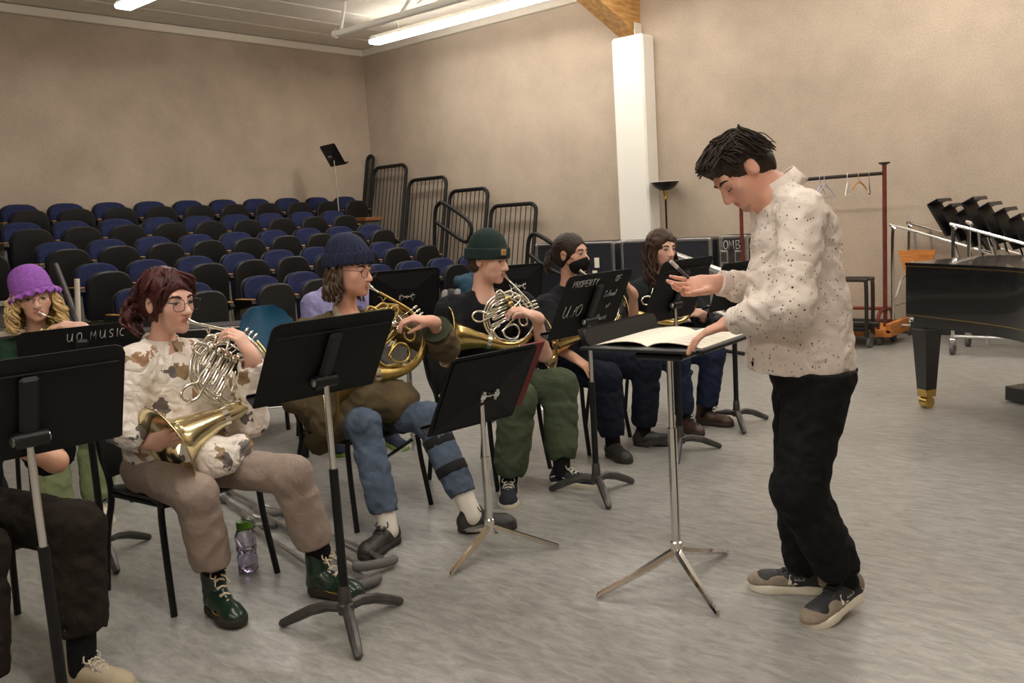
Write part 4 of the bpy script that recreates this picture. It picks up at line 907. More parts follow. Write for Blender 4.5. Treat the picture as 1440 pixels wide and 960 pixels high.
def stand_cart(x, y, nst, label, off, plabel):
    t = thing('stand_cart', label, 'cart', (x, y, 0), 0, 'carts of nested music stands')
    for sy in (-.26, .26):
        obj('side_frame', MB().tube(curve([(-.05, sy, .1), (-.05, sy, 1.08), (-.02, sy, 1.145), (.06, sy, 1.15), (1.6, sy, .62)], 3), .0165, 8), M_chrome, t)
        obj('upright', MB().tube([(.16, sy, 1.10), (.24, sy, .1)], .0125, 8), M_alu, t)
        obj('lower_rail', MB().tube([(-.05, sy, .17), (1.55, sy, .17)], .0135, 8), M_alu, t)
        for xx in (-.05, 1.5):
            obj('caster', MB().tube([(xx-.016, sy, .062), (xx+.016, sy, .062)], .06, 14), M_rubber, t); obj('fork', MB().box((xx, sy, .115), (.06, .045, .07), bev=.01), M_alu, t)
    obj('handle', MB().tube(curve([(-.05, -.26, .42), (-.07, -.1, .44), (-.07, .1, .62), (-.05, .26, .64)], 4), .014, 8), M_alu, t)
    obj('cross_bar', MB().tube([(-.05, -.26, .36), (-.05, .26, .36)], .0125, 8), M_alu, t)
    for i in range(nst):
        xi = off+.125*i; zb = 1.21-.055*i
        s = thing('nested_stand', plabel % (ORD[i] if i < 10 else 'last'), 'music stand', (x+xi, y, .17), 0, 'music stands nested on the carts')
        c = A(0, 0, zb-.17); ta = .5; eu = A(-math.sin(ta), 0, math.cos(ta)); nb = A(math.cos(ta), 0, math.sin(ta)); R3 = np.stack([A(0, 1, 0), eu, nb], 1)
        obj('desk', MB().box(c, (.46, .36, .02), R3, bev=.006), M_stand, s); obj('ledge', MB().box(c+eu*.18+nb*.05, (.46, .012, .11), R3, bev=.004).box(c+eu*.165+nb*.1, (.46, .03, .008), R3, bev=.002), M_blackgloss, s)
        obj('pole', MB().tube([c-eu*.05+nb*.02, A(.32, 0, .03)], .013, 8), M_chrome, s)
    return t
stand_cart(8.62, -.35, 4, 'chrome rolling cart of music stands between the clothes rack and the piano', .36, 'black music stand nested on the left cart, %s from the left')
stand_cart(9.36, -1.0, 9, 'chrome rolling cart of music stands standing behind the piano', .10, 'black music stand nested on the right cart, %s from the left')
oc = thing('plywood_shell', 'orange moulded plywood seat shell hanging on the left cart', 'chair shell', (8.82, -.62, .75))
V = []; F = []
for dy in (0, .014):
    for k in range(5):
        for a in range(5): V.append(((a-2)*.09*(1-.16*k), dy-.06*((a-2)/2)**2, .18-.09*k))
for j in range(4):
    for i in range(4): q = (j*5+i, j*5+i+1, (j+1)*5+i+1, (j+1)*5+i); F += [q, tuple(25+k for k in q[::-1])]
rg_ = [0, 1, 2, 3, 4, 9, 14, 19, 24, 23, 22, 21, 20, 15, 10, 5]
for i in range(16): a, b = rg_[i], rg_[(i+1) % 16]; F.append((a, 25+a, 25+b, b))
m = MB(); m.add(V, F); obj('shell', m, M_ply, oc, 50); obj('bolt', MB().lathe([(0, .0), (.012, 0), (.012, .006), (0, .008)], (-.05, -.02, .06), frame((0, 0, 1), (0, -1, 0)), 10), M_alu, oc)

# ------------------------------------------------------------------ grand piano
pn = thing('grand_piano', 'black grand piano cut by the right edge of the photo', 'piano', (9.69, -3.55, 0), 0)
M_pi = mat('piano_black', (.010, .010, .011), .16, coat=.5, noise=.2, nscale=6)
d1 = nrm(A(.86, -.51, 0)); d2 = A(-d1[1], d1[0], 0); Rp = np.stack([d1, d2, A(0, 0, 1)], 1)
out = [(0., -.10)]+[tuple(q) for q in curve([(.15, -.105), (.6, -.13), (1.0, -.2), (1.4, -.42), (1.75, -.62), (2.2, -.66)], 5)]+[(2.2, .66), (.12, .66), (.03, .6), (-.02, .35)]
def ring_prism(poly, z0, z1, mm, name, par, sc_=1.): obj(name, MB().prism([(x*sc_+(1-sc_)*.9, y*sc_) for x, y in poly], z1-z0, A(0, 0, z0), Rp), mm, par, 30)
ring_prism(out, .645, .985, M_pi, 'rim', pn); ring_prism(out, .655, .660, M_brass, 'lower_moulding', pn, 1.002); ring_prism(out, .992, 1.012, M_pi, 'lid', pn, 1.008); ring_prism(out, .985, .992, M_brass, 'lid_edge', pn, .995)
ring_prism([(x, y) for x, y in out], .585, .645, M_pi, 'keybed', pn, .93)
for (lx, ly, lab) in ((.06, .02, 0), (1.8, .4, 0), (1.8, -.4, 0)):
    p = Rp@A(lx, ly, 0); l = obj('leg', MB().box(p+A(0, 0, .58), (.15, .15, .06), Rp, bev=.008).add(*(lambda P: ([P(sx, sy, z) for z in (0, 1) for sx, sy in ((-1, -1), (1, -1), (1, 1), (-1, 1))], [(3, 2, 1, 0), (4, 5, 6, 7), (0, 1, 5, 4), (1, 2, 6, 5), (2, 3, 7, 6), (3, 0, 4, 7)]))(lambda sx, sy, z: p+Rp@A(sx*(.042+.025*z), sy*(.042+.025*z),   .11+.46*z))), M_pi, pn, 30)
    obj('ferrule', MB().box(p+A(0, 0, .11), (.088, .088, .055), Rp, bev=.004), M_brass, l); obj('caster', MB().tube([p+Rp@A(-.03, 0, .042), p+Rp@A(.03, 0, .042)], .042, 14), M_brass, l)
lp = Rp@A(.62, .62, 0)
ly_ = obj('pedal_lyre', MB().box(cw(3.50, 6.08, 0)-A(9.69, -3.55, 0)+A(0.02, 0, .06), (.2, .16, .1), Rp, bev=.006).box(cw(3.52, 6.1, 0)-A(9.69, -3.55, 0)+A(0.04, 0, .38), (.06, .06, .6), Rp, bev=.006), M_pi, pn)
# ------------------------------------------------------------------ silver boom stand behind the players
bs_ = thing('boom_stand', 'silver boom tubes on a black stand in front of the flight cases', 'stand', cw(1.85, 9.2, 0))
obj('upper_boom', MB().tube([at(915, 346, 9.0), at(1042, 391, 8.6)], .032, 10), M_alu, bs_, 40, True); obj('lower_boom', MB().tube([at(972, 424, 8.9), at(1038, 452, 8.6)], .034, 10), M_alu, bs_, 40, True)
obj('post', MB().tube([at(1004, 378, 8.9), np.append(at(1004, 378, 8.9)[:2], 0)], .028, 8), M_alu, bs_, 40, True)
obj('clamp', MB().ell(at(1012, 450, 8.7), (.1, .08, .06)).ell(at(1000, 455, 8.7), (.06, .06, .05)).tube([at(985, 420, 8.8), at(1010, 455, 8.7)], .02, 8), M_black, bs_, 40, True)
obj('foot', MB().tube([np.append(at(1004, 378, 8.9)[:2], .03)+A(.3, 0, 0), np.append(at(1004, 378, 8.9)[:2], .06), np.append(at(1004, 378, 8.9)[:2], .03)-A(.3, .1, 0)], .02, 8), M_black, bs_, 40, True)
# score on the conductor's desk
scr = thing('open_score', 'open white music score lying on the conductor stand', 'score', tuple(np.array(cs.location)+np.array(Matrix.Rotation(cs.rotation_euler[2], 3, 'Z'))@A(-.045, .11, 0)), cs.rotation_euler[2])
def page(x0, x1, bend, name):
    V = []; F = []; n = 8
    for k in range(n+1):
        t_ = k/n; x = x0+(x1-x0)*t_; z = ZD+.0075+bend*math.sin(PI*t_**.7)*.018
        for y in (-.20, .235): V += [(x, y, z), (x, y, z-.003)]
    for k in range(n):
        a = 4*k; F += [(a, a+4, a+6, a+2), (a+1, a+3, a+7, a+5), (a, a+1, a+5, a+4), (a+2, a+6, a+7, a+3)]
    F += [(0, 2, 3, 1), (4*n, 4*n+1, 4*n+3, 4*n+2)]
    m = MB(); m.add(V, F); return obj(name, m, M_paper, scr, 60)
page(.0, .225, 1, 'page'); page(.0, -.225, 1, 'page')
st_ = MB()
for q in range(8):
    for l in range(5):
        y = .21-.052*q-.0045*l
        for (xa, xb) in ((.03, .205), (-.205, -.03)):
            n = 6; zf = lambda x: ZD+.0079+math.sin(PI*(abs(x)/.25)**.7)*.018
            for k in range(n):
                xx0 = xa+(xb-xa)*k/n; xx1 = xa+(xb-xa)*(k+1)/n; st_.add([(xx0, y, zf(xx0)), (xx1, y, zf(xx1)), (xx1, y+.0009, zf(xx1)), (xx0, y+.0009, zf(xx0))], [(0, 1, 2, 3)])
obj('staves', st_, mat('ink', (.25, .24, .23), .8), scr, None, kind='stuff')
# ------------------------------------------------------------------ French horns: millimetre drawing in the horn's own plane (u right, v up, w towards the valves' caps)
M_silver = mat('silver_plate', (.80, .77, .68), .16, 1, noise=.06, nscale=10)
M_lacq = mat('gold_lacquer', (.70, .52, .20), .2, 1, noise=.1, nscale=12)
M_dbrass = mat('worn_brass', (.44, .31, .10), .33, 1, noise=.22, nscale=14)
M_nickel = mat('nickel_silver', (.70, .67, .57), .18, 1)
M_grip = mat('black_leather', (.015, .014, .014), .6)
def horn(label, o, ang=0., s=1., body=None, bell=None, valve=None, caps=None, an=None, bell_w=(0, 0, 4, 10, 20, 32, 40, 44), grip=False, mouth=None, lean=(0, 0)):
    """o: world point of the drawing's origin; ang turns the drawing clockwise in the view; an: normal of its plane"""
    an = nrm(nrm(CAM-(mouth if o is None else o))+RH*lean[0]+A(0, 0, 1)*lean[1]) if an is None else nrm(an); eu = nrm(A(0, 0, 1)-an*an[2]); ex = np.cross(eu, an)
    a = math.radians(ang); ex, eu = ex*math.cos(a)-eu*math.sin(a), eu*math.cos(a)+ex*math.sin(a)
    if o is None: o = np.asarray(mouth)-(ex*-122+eu*237+an*6)*.001*s
    t = thing('french_horn', label, 'french horn', o, 0, 'french horns')
    Q = lambda u, v, w_=0.: (ex*u+eu*v+an*w_)*.001*s
    T = lambda pts, r, n=8, m=None, name='tube', par=t, sm=True, seg=5, closed=False: obj(name, MB().tube([Q(*p) for p in (curve(pts, seg, closed) if sm else pts)], (r if np.isscalar(r) else np.interp(np.linspace(0, 1, seg*(len(pts)-1)+1), np.linspace(0, 1, len(r)), r))*.001*s, n, closed=closed), m or body, par, 180)
    # mouthpiece and lead pipe
    mp = [(-122, 237, 6), (-117, 234.5, 6), (-100, 226, 6), (-85, 219, 6), (-70, 214, 6)]
    T(mp, [13, 10, 6.0, 4.2, 5], 10, M_silver if valve is None else M_silver, 'mouthpiece')
    T([(-74, 216, 6), (-30, 199, 6), (20, 180, 6), (70, 158, 4), (112, 120, 2), (140, 66, 0), (141, 5, -4), (118, -50, -8), (70, -92, -8)], [5.2, 6, 6.5, 7, 7.5, 7.5], 8, None, 'lead_pipe')
    T([(-72, 196, 6), (-58, 192, 6), (-52, 178, 6), (-44, 192, 6), (-38, 200, 6)], 2.2, 6, None, 'brace')
    C = (0, 30); circ = lambda r, a0, a1, w_, n=14: [(C[0]+r*math.cos(math.radians(a0+(a1-a0)*k/n)), C[1]+r*math.sin(math.radians(a0+(a1-a0)*k/n)), w_) for k in range(n+1)]
    # main coils
    T(circ(141, 60, 330, -6), 7.2, 8, None, 'outer_coil', seg=3); T(circ(125, 40, 300, -16), 7, 8, None, 'inner_coil', seg=3); T(circ(108, 80, 250, -24), 6.6, 8, None, 'inner_coil', seg=3)
    T(circ(152, 70, -75, -20), [9, 10.5], 10, None, 'tail_coil', seg=3)
    # bell: tail tube opening into the flare
    ctr = [(128, 128, -14), (158, 66, -14), (150, -8, -8), (112, -76, 0), (24, -126, 8), (-88, -152, 16), (-178, -180, 26), (-240, -204, 34)]
    rad = [10, 11, 12.5, 16, 25, 42, 66, 92]
    cc = curve(ctr, 5); rr = np.interp(np.linspace(0, 1, len(cc)), np.linspace(0, 1, len(rad)), rad)
    d = nrm(A(*ctr[-1])-A(*ctr[-2])); end = A(*ctr[-1]); fl = [(12, 101), (22, 111), (30, 121), (36, 131), (41, 142), (44, 152), (45.2, 158), (45.5, 161)]
    cc = list(cc)+[end+d*q for q, _ in fl]; rr = list(rr)+[r for _, r in fl]
    bl = obj('bell', MB().tube([Q(*p) for p in cc], np.array(rr)*.001*s, 28, cap=False), bell or body, t, 180)
    e_ = end+d*45.5; u_ = nrm(np.cross(d, A(0, 0, 1))); v_ = np.cross(d, u_)
    obj('bell_rim', MB().tube([Q(*(e_+161*(math.cos(a_)*u_+math.sin(a_)*v_))) for a_ in np.linspace(0, 2*PI, 37)[:-1]], .0026*s, 6, closed=True), bell or body, bl, 180)
    obj('ferrule', MB().tube([Q(*p) for p in curve(ctr, 5)[23:25]], .0385*s, 20, cap=False), valve or body, bl, 180)
    # rotary valves and their slides
    vpos = [(-52, 120), (-26, 101), (0, 83), (26, 66)]
    sd_ = A(-.62, -.785, 0); sp_ = A(.785, -.62, 0)
    for i, (u0, v0) in enumerate(vpos):
        c = A(u0, v0, 10); R = np.stack([nrm(Q(1, 0, 0)), nrm(Q(0, 1, 0)), nrm(Q(0, 0, 1))], 1)
        v = obj('rotary_valve', MB().lathe([(0, -18*.001*s), (.0145*s, -.018*s), (.0155*s, -.01*s), (.0155*s, .012*s), (.0135*s, .016*s), (0, .016*s)], Q(*c), R, 18), valve or body, t, 40)
        obj('valve_cap', MB().lathe([(.0142*s, .0162*s), (.0142*s, .021*s), (.011*s, .023*s), (.004*s, .0235*s), (.0035*s, .026*s), (0, .0265*s)], Q(*c), R, 18), caps or valve or body, v, 40)
        Ls = (62, 128, 112, 138)[i]
        for layer, w_ in ((0, 14), (1, -8)):
            L = Ls-20*layer; a_ = c+sd_*10-sp_*6; b_ = c+sd_*10+sp_*6; e1 = a_+sd_*L; e2 = b_+sd_*L; mid = (e1+e2)/2+sd_*7.5
            pts = [A(a_[0], a_[1], w_), A(e1[0], e1[1], w_), A(*((e1+mid)/2-sp_*1.8)[:2], w_), A(mid[0], mid[1], w_), A(*((e2+mid)/2+sp_*1.8)[:2], w_), A(e2[0], e2[1], w_), A(b_[0], b_[1], w_)]
            T(pts, 5.6, 8, None, 'valve_slide', sm=False)
            T([a_+sd_*(L*.45)+A(0, 0, w_-10), a_+sd_*(L*.55)+A(0, 0, w_-10)], 7.0, 8, valve or body, 'slide_ferrule', sm=False)
    # hanging loops
    T([(-62, 70, 4), (-110, 22, 6), (-128, -2, 8), (-160, -6, 8), (-186, -24, 8), (-190, -50, 8), (-168, -66, 8), (-136, -58, 8), (-112, -30, 6), (-70, 20, 4)], 6.4, 8, None, 'main_slide')
    T([(-10, -60, 16), (10, -20, 16), (30, 2, 16), (58, 4, 16), (80, -16, 16), (84, -44, 16), (66, -70, 16), (36, -78, 16), (8, -66, 16), (0, -40, 12), (20, 20, 6)], 6.2, 8, None, 'crook')
    T([(-70, -70, 12), (-40, -108, 12), (0, -126, 12), (45, -118, 12), (70, -96, 12), (30, -92, 12), (-10, -100, 12), (-52, -72, 12), (-30, -30, 10)], 6.4, 8, None, 'crook')
    T([(40, 84, 4), (70, 74, 4), (98, 62, 4), (104, 36, 4), (84, 22, 4), (62, 34, 4), (52, 58, 6)], 6, 8, None, 'crook')
    T([(-100, 130, 4), (-74, 150, 6), (-52, 168, 8), (-30, 160, 8), (-38, 140, 8), (-52, 122, 6)], 6.4, 8, None, 'crook'); T([(-20, 140, 4), (-4, 162, 6), (16, 158, 6), (18, 138, 6), (2, 100, 4)], 6, 8, None, 'crook')
    T([(-95, 96, 10), (-120, 120, 10), (-106, 146, 10), (-60, 128, 10)], 6, 8, None, 'crook')
    # levers
    for i in range(3):
        b = A(26+15*i, 116-13*i, 22); e = b+A(52, 46, 10)
        l = obj('lever', MB().tube([Q(*b), Q(*(b+A(26, 22, 8))), Q(*e)], .0026*s, 6), valve or body, t, 180)
        obj('lever_plate', MB().ell(Q(*(e+A(7, 6, 1))), A(.014, .006, .0035)*s, np.stack([nrm(Q(.75, .66, 0)), nrm(Q(-.66, .75, 0)), nrm(Q(0, 0, 1))], 1), 12, 7), M_nickel, l, 180)
        T([b+A(0, 0, -4), b+A(-20, -10, -4), A(*vpos[i+1], 26)+A(8, 6, 0)], 2, 6, valve or body, 'linkage', sm=False)
    obj('lever_rod', MB().tube([Q(18, 124, 20), Q(66, 82, 20)], .004*s, 8), valve or body, t, 180)
    if grip: obj('hand_guard', MB().tube([Q(*p) for p in curve(ctr, 5)[2:10]], .0145*s, 12), M_grip, t, 180)
    return t, Q, o
# ------------------------------------------------------------------ people
SK_f = skin_mat('skin_fair', srgb(228, 184, 164)); SK_p = skin_mat('skin_pink', srgb(220, 170, 148)); SK_t = skin_mat('skin_tan', srgb(212, 166, 140))
M_lip = mat('lips', srgb(190, 118, 106), .45)
H_dark = mat('hair_dark_brown', srgb(48, 36, 29), .5, spec=.3, noise=.3, nscale=60, bump=.25, bscale=260); H_red = mat('hair_auburn', srgb(70, 30, 28), .45, spec=.35, noise=.35, nscale=50, bump=.5, bscale=120)
H_blond = mat('hair_blond', srgb(212, 180, 126), .5, noise=.25, nscale=40); H_brown = mat('hair_brown', srgb(80, 62, 46), .45, noise=.35, nscale=50)
def lipfun(o, R, s):
    def f(c):
        q = (c-o)@R/s; return (((q[:, 0]/.0215)**2+((q[:, 2]+.0615)/.0095)**2 < 1) & (q[:, 1] > .08)).astype(int)
    return f
def person(label, J, f, hd, hs=1.08, skin=SK_f, h=.005, upv=(0, 0, 1), hands=(), fem=False, arm=1., name='person', neck=.052, ears=True, iris=(.12, .07, .04), gaze=0., closed=False):
    """J joints (world). Returns the thing and the head frame."""
    base = A(J['P'][0], J['P'][1], 0); t = thing(name, label, 'person', base)
    R = frame(hd, upv); side = nrm(J['RS']-J['LS']); hip = side*.088; J['RH'] = J['P']+hip; J['LH'] = J['P']-hip
    pr = head_prims(J['H'], R, hs, ears, fem)
    pr += [cap(J['N']-A(0, 0, .03), J['H']+R@(A(0, -.022, -.05)*hs), neck, neck*.93, k=.03), cap(J['P'], J['N']-A(0, 0, .06), .085, .08, k=.05), cap(J['RS'], J['LS'], .045, k=.04)]
    for q in 'RL':
        pr += [cap(J[q+'S'], J[q+'E'], .044*arm, .038*arm, k=.02), cap(J[q+'E'], J[q+'W'], .038*arm, .0255*arm, k=.02), cap(J[q+'H'], J[q+'K'], .06, .045, k=.03), cap(J[q+'K'], J[q+'A'], .045, .032, k=.02)]
    for hp_ in hands: pr += hp_
    b = sdf_obj('body', pr, h, [skin, M_lip], t, mfun=lipfun(J['H'], R, hs))
    eyes(J['H'], R, hs, t, iris, gaze, closed)
    return t, R
def shirt(t, J, f, m, sl=(.95, .95), w=1., belly=0., r=(.064, .054, .043), hem=None, h=.0075, wr=.004, wf=38, name='shirt', neck=.066, extra=(), neckdrop=0., k=.05, wristflare=0.):
    pr, R = torso_prims(J['P'], J['N'], J['RS'], J['LS'], f, w, belly, k)
    for q, s_ in zip('RL', sl):
        S, E, W_ = J[q+'S'], J[q+'E'], J[q+'W']
        if s_ <= .6:
            e = S+(E-S)*(s_/.6); pr += [cap(S, S+(e-S)*.6, r[0], r[0]*.97, k=.04), cap(S, e, r[0], r[0]*1.04, k=.03, flat=True)]
        else:
            e = E+(W_-E)*((s_-.6)/.4); pr += [cap(S, E, r[0], r[1], k=.04), cap(E, E+(e-E)*.8, r[1]*1.02, r[2]*1.05, k=.035), cap(E, e, r[1]*.98, r[2]*(1.06+wristflare), k=.02, flat=True), sub(cap(e-(e-E)*.1, e+(e-E)*.2, r[2]*.9, k=.0), .004)]
    pr += list(extra)
    pr.append(sub(cap(J['N']-nrm(J['N']-J['P'])*(.01+neckdrop)+R[:, 1]*.02, J['N']+nrm(J['H']-J['N'])*.2, neck, neck*1.05), .012))
    if hem is not None: pr.append(cut(*hem))
    return sdf_obj(name, pr, h, m, t, wr, wf, seed=J['P'][0]*7)
def trousers(t, J, m, r=(.092, .074, .066, .06), hem=(.86, .86), h=.0075, wr=.004, wf=34, name='trousers', extra=(), cutp=None, pel=(.17, .135, .12)):
    side = nrm(J['RS']-J['LS']); side = nrm(A(side[0], side[1], 0)); fw = np.cross(A(0, 0, 1), side); Rp_ = np.stack([side, fw, A(0, 0, 1)], 1)
    pr = [ell(J['P'], pel, Rp_, .05)]
    for q, s_ in zip('RL', hem):
        H_, K, A_ = J[q+'H'], J[q+'K'], J[q+'A']; e = K+(A_-K)*s_
        pr += [cap(H_, K, r[0], r[1], k=.045), cap(K, K+(e-K)*.85, r[1]*.97, r[2], k=.04), cap(K+(e-K)*.3, e, r[2], r[3], k=.03, flat=True), sub(cap(e-(e-K)*.06, e+(e-K)*.15, r[3]*.85), .004)]
    pr += list(extra)
    if cutp is not None: pr.append(cut(*cutp))
    return sdf_obj(name, pr, h, m, t, wr, wf, seed=J['P'][1]*5)
def hair_cap(t, o, R, s, m, g=.012, face=(0, .083, -.032), fr=(.064, .066, .088), extra=(), wr=.003, wf=90, h=.0055, name='hair', disp=None):
    G = lambda x, y, z: o+R@(A(x, y, z)*s)
    pr = [ell(G(0, -.014, .03), A(.074+g, .093+g, .086+g)*s, R, .02), ell(G(0, -.045, -.02), A(.066+g*.6, .056+g, .066)*s, R, .02)]+list(extra)
    pr.append(sub(ell(G(*face), A(*fr)*s, R), .012))
    return sdf_obj(name, pr, h, m, t, wr, wf, disp=disp)
def strands(o, R, s, n=46, amp=.0016):
    def f(P):
        q = (P-o)@R/s; a = np.arctan2(q[..., 0]+.25*q[..., 1]*q[..., 0], q[..., 2]+.03); return amp*np.cos(n*a+9*q[..., 1]*6+2*np.sin(q[..., 1]*60))
    return f
def beanie(t, o, R, s, m, zc=.0, tilt=.0, ribs=34, amp=.0028, h=.0055, hgt=.1, slouch=0.):
    G = lambda x, y, z: o+R@(A(x, y, z)*s)
    def rib(P):
        q = (P-o)@R/s; a = np.arctan2(q[..., 0], q[..., 1]+.01); return -amp*np.cos(ribs*a)*np.clip((.15-q[..., 2])*18, 0, 1)
    n = R@nrm(A(0, -tilt, -1))
    a = sdf_obj('knit_cap', [ell(G(0, -.012, .045+zc), A(.088, .107, hgt)*s, R, .03), ell(G(0, -.03-slouch, .10+zc), A(.06, .07, .05)*s, R, .04), cut(G(0, 0, .03+zc), n)], h, m, t, disp=rib)
    c = sdf_obj('cuff', [cap(G(0, -.012+.045*tilt, .018+zc), G(0, -.012-.06*tilt*0, .072+zc), .1*s, .097*s, k=0, flat=True)][:0]+[ell(G(0, -.012, .045+zc), A(.1005, .1195, .14)*s, R, 0), cut(G(0, 0, .074+zc), R@nrm(A(0, tilt, 1))), cut(G(0, 0, .018+zc), n)], h, m, a, disp=rib)
    return a, c
def jp(d): return {k: at(*v) for k, v in d.items()}

# ---- conductor -----------------------------------------------------------------------------------------------
J = jp(dict(P=(1143, 515, 3.1), N=(1098, 264, 3.1), H=(1042, 240, 3.1), RS=(1085, 292, 3.28), LS=(1130, 302, 2.93), RE=(1090, 412, 3.38), RW=(1008, 397, 3.33), LE=(1115, 430, 2.85), LW=(1030, 452, 3.07), RK=(1124, 690, 3.2), LK=(1122, 688, 3.0), RA=(1135, 800, 3.24), LA=(1185, 808, 3.04)))
fC = cdir(-1, 0); hd = nrm(RH*-.68-A(0, 0, .70)-FH*.14)
rh = hand_prims(J['RW'], cdir(-.95, -.05, -.1), cdir(.1, -.75, .55), -1, .22, .16, (.75, .35, .55), 1.08, (.55, .38, .22, .12))
lh = hand_prims(J['LW'], cdir(-.85, .35, -.35), cdir(-.1, .1, -1), -1, .25, .1, (.7, .6, .1), 1.05)
t, R = person('man in a white speckled shirt and black jeans leaning over the conductor stand', J, fC, hd, 1.04, SK_p, .0048, upv=nrm(RH*-.7+A(0, 0, .7)), hands=[rh, lh], neck=.06, closed=True)
o, s = J['H'], 1.04
M_cs = spots_mat('speckled_cotton', srgb(226, 214, 204), 66, .165, [srgb(40, 34, 34), srgb(70, 52, 48), srgb(54, 46, 60), srgb(120, 80, 70)], .01, stretch=(1, 1, .8))
G = lambda x, y, z: o+R@(A(x, y, z)*s)
hem = J['P']-A(0, 0, .02)
sh = shirt(t, J, fC, M_cs, (.93, .94), 1.0, .02, (.075, .066, .05), None, .0075, .007, 62, extra=[
    cap(at(1128, 330, 3.1), at(1126, 430, 3.1), .125, .135, k=.08), cap(at(1128, 430, 3.1), at(1136, 580, 3.1), .148, .168, k=.06), cap(at(1090, 400, 3.1), at(1094, 600, 3.1), .09, .105, k=.06), cut(at(1140, 524, 3.1), nrm(A(0, 0, -1)+RH*-.12))], neck=.058)
ax_ = nrm(G(0, -.03, -.07)-J['N']+A(0, 0, .06)); band(sh, J['N']-ax_*.025, ax_, .088, .072, .062, M_cs, open_dir=RH*-1-A(0, 0, .6), gap=.2)
for q, d_ in (('R', nrm(J['RW']-J['RE'])), ('L', nrm(J['LW']-J['LE']))):
    obj('cuff', MB().tube([J[q+'W']-d_*.075, J[q+'W']-d_*.07, J[q+'W']-d_*.012, J[q+'W']-d_*.01], [.047, .05, .049, .045], 18), M_cs, sh, 60, True)
J2 = dict(J); M_blk = mat('black_denim', (.008, .008, .0085), .85, noise=.25, nscale=25, spec=.2, fold=.28)
trousers(t, J, M_blk, (.112, .09, .08, .072), (.93, .93), .008, .006, 55, extra=[ell(J['P']-RH*.005, A(.13, .15, .14), None, .06)], pel=(.15, .12, .12), cutp=(J['P']+A(0, 0, .0), (0, 0, 1)))
M_sb = mat('shoe_black', (.02, .02, .022), .6); M_st = mat('shoe_taupe_suede', srgb(140, 128, 112), .9, noise=.12, nscale=40); M_so = mat('sole_cream', srgb(222, 214, 196), .6); M_lb = mat('lace_black', (.02, .02, .02), .8); M_lw = mat('lace_white', srgb(214, 206, 190), .8)
def trainer(ank, d_, pitch):
    u = shoe(t, ank, d_, .27, [M_sb, M_so, M_lb], pitch, 0., 'trainer', .036, .052)
    Rr = frame(nrm(nrm(d_)*math.cos(pitch)+A(0, 0, -math.sin(pitch)))); b = ank-Rr[:, 2]*.092; g = lambda x, y, z: b+Rr@A(x, y, z)
    sdf_obj('toe_cap', [ell(g(0, .152, .026), A(.052, .07, .037), Rr, .02), cap(g(0, .1, .024), g(0, .06, .02), .05, .046, k=.02), cut(g(0, 0, .022), -Rr[:, 2]), sub(cap(g(0, .02, .085), g(0, .13, .075), .032, .03), .01)], .0055, M_st, u)
    sdf_obj('heel_counter', [ell(g(0, -.045, .05), A(.043, .035, .05), Rr, .02), cut(g(0, 0, .02), -Rr[:, 2]), cut(g(0, -.03, 0), Rr[:, 1])], .0055, M_st, u)
    for sx in (-1, 1):
        for k in range(2): obj('side_stripe', MB().prism([(0, 0), (.012, 0), (.004, .034), (-.008, .034)], .003, g(sx*.0455, .06-.022*k, .034), np.stack([Rr[:, 1], nrm(Rr[:, 2]-Rr[:, 0]*sx*.3), Rr[:, 0]], 1)), M_so, u, None, True)
        obj('side_flash', MB().prism([(-.05, .0), (.03, .03), (.0, .052), (-.02, .03)], .003, g(sx*.042, .0, .035), np.stack([Rr[:, 1], nrm(Rr[:, 2]-Rr[:, 0]*sx*.12), Rr[:, 0]], 1)), M_so, u, None, True)
        w_ = MB(); write(w_, 'Reebok', g(sx*.05, .012, .05) if sx < 0 else g(sx*.05, .06, .05), Rr[:, 1]*(1 if sx > 0 else 1), Rr[:, 2], .012, .0008, 1., 0); obj('lettering', w_, M_chalk, u, 180, True, kind='stuff')
trainer(J['LA']-A(0, 0, .01), cdir(-.86, -.5), .22); trainer(A(J['RA'][0], J['RA'][1], .098), cdir(-.9, .25), 0.0)
for q in 'RL': socks(t, J[q+'A'], J[q+'K'], M_blk, .1, .045)
brows(o, R, s, t, H_dark)
hair_cap(t, o, R, s, H_dark, .006, (0, .092, -.035), (.064, .062, .09), [ell(G(0, .064, .082), A(.056, .03, .024)*s, R, .02), ell(G(0, .01, .1), A(.058, .06, .018)*s, R, .02), ell(G(0, -.07, -.03), A(.055, .03, .05)*s, R, .02), cap(G(-.073, .022, .03), G(-.074, .014, -.016), .011*s, .008*s, k=.01), cap(G(.073, .022, .03), G(.074, .014, -.016), .011*s, .008*s, k=.01), sub(ell(G(.08, -.006, -.012), A(.02, .026, .036)*s, R), .006), sub(ell(G(-.08, -.006, -.012), A(.02, .026, .036)*s, R), .006)], .003, 80, .0045, disp=strands(o, R, s))
rt = []
for x in np.linspace(-.06, .06, 11):
    zt = .03+.092*math.sqrt(max(0, 1-(x/.082)**2)); rt += [[(x*.95, .078, zt*.70+.022), (x, .058, zt*.95), (x*1.02, .02, zt+.002), (x, -.03, zt*.95), (x, -.07, zt*.76)], [(x, .0, zt+.006), (x*1.05, -.06, zt*.88), (x*1.05, -.1, zt*.45), (x*.9, -.108, -.01)]]
for sx in (-1, 1):
    for y in np.linspace(-.08, .035, 7): rt.append([(sx*.05, y, .1), (sx*.078, y-.006, .06), (sx*.083, y-.014, .03 if y > -.035 else -.02)])
locks(o, R, s, t, H_dark, rt, 10, .0016, 1.3, .0030, 77, 'hair_strands')
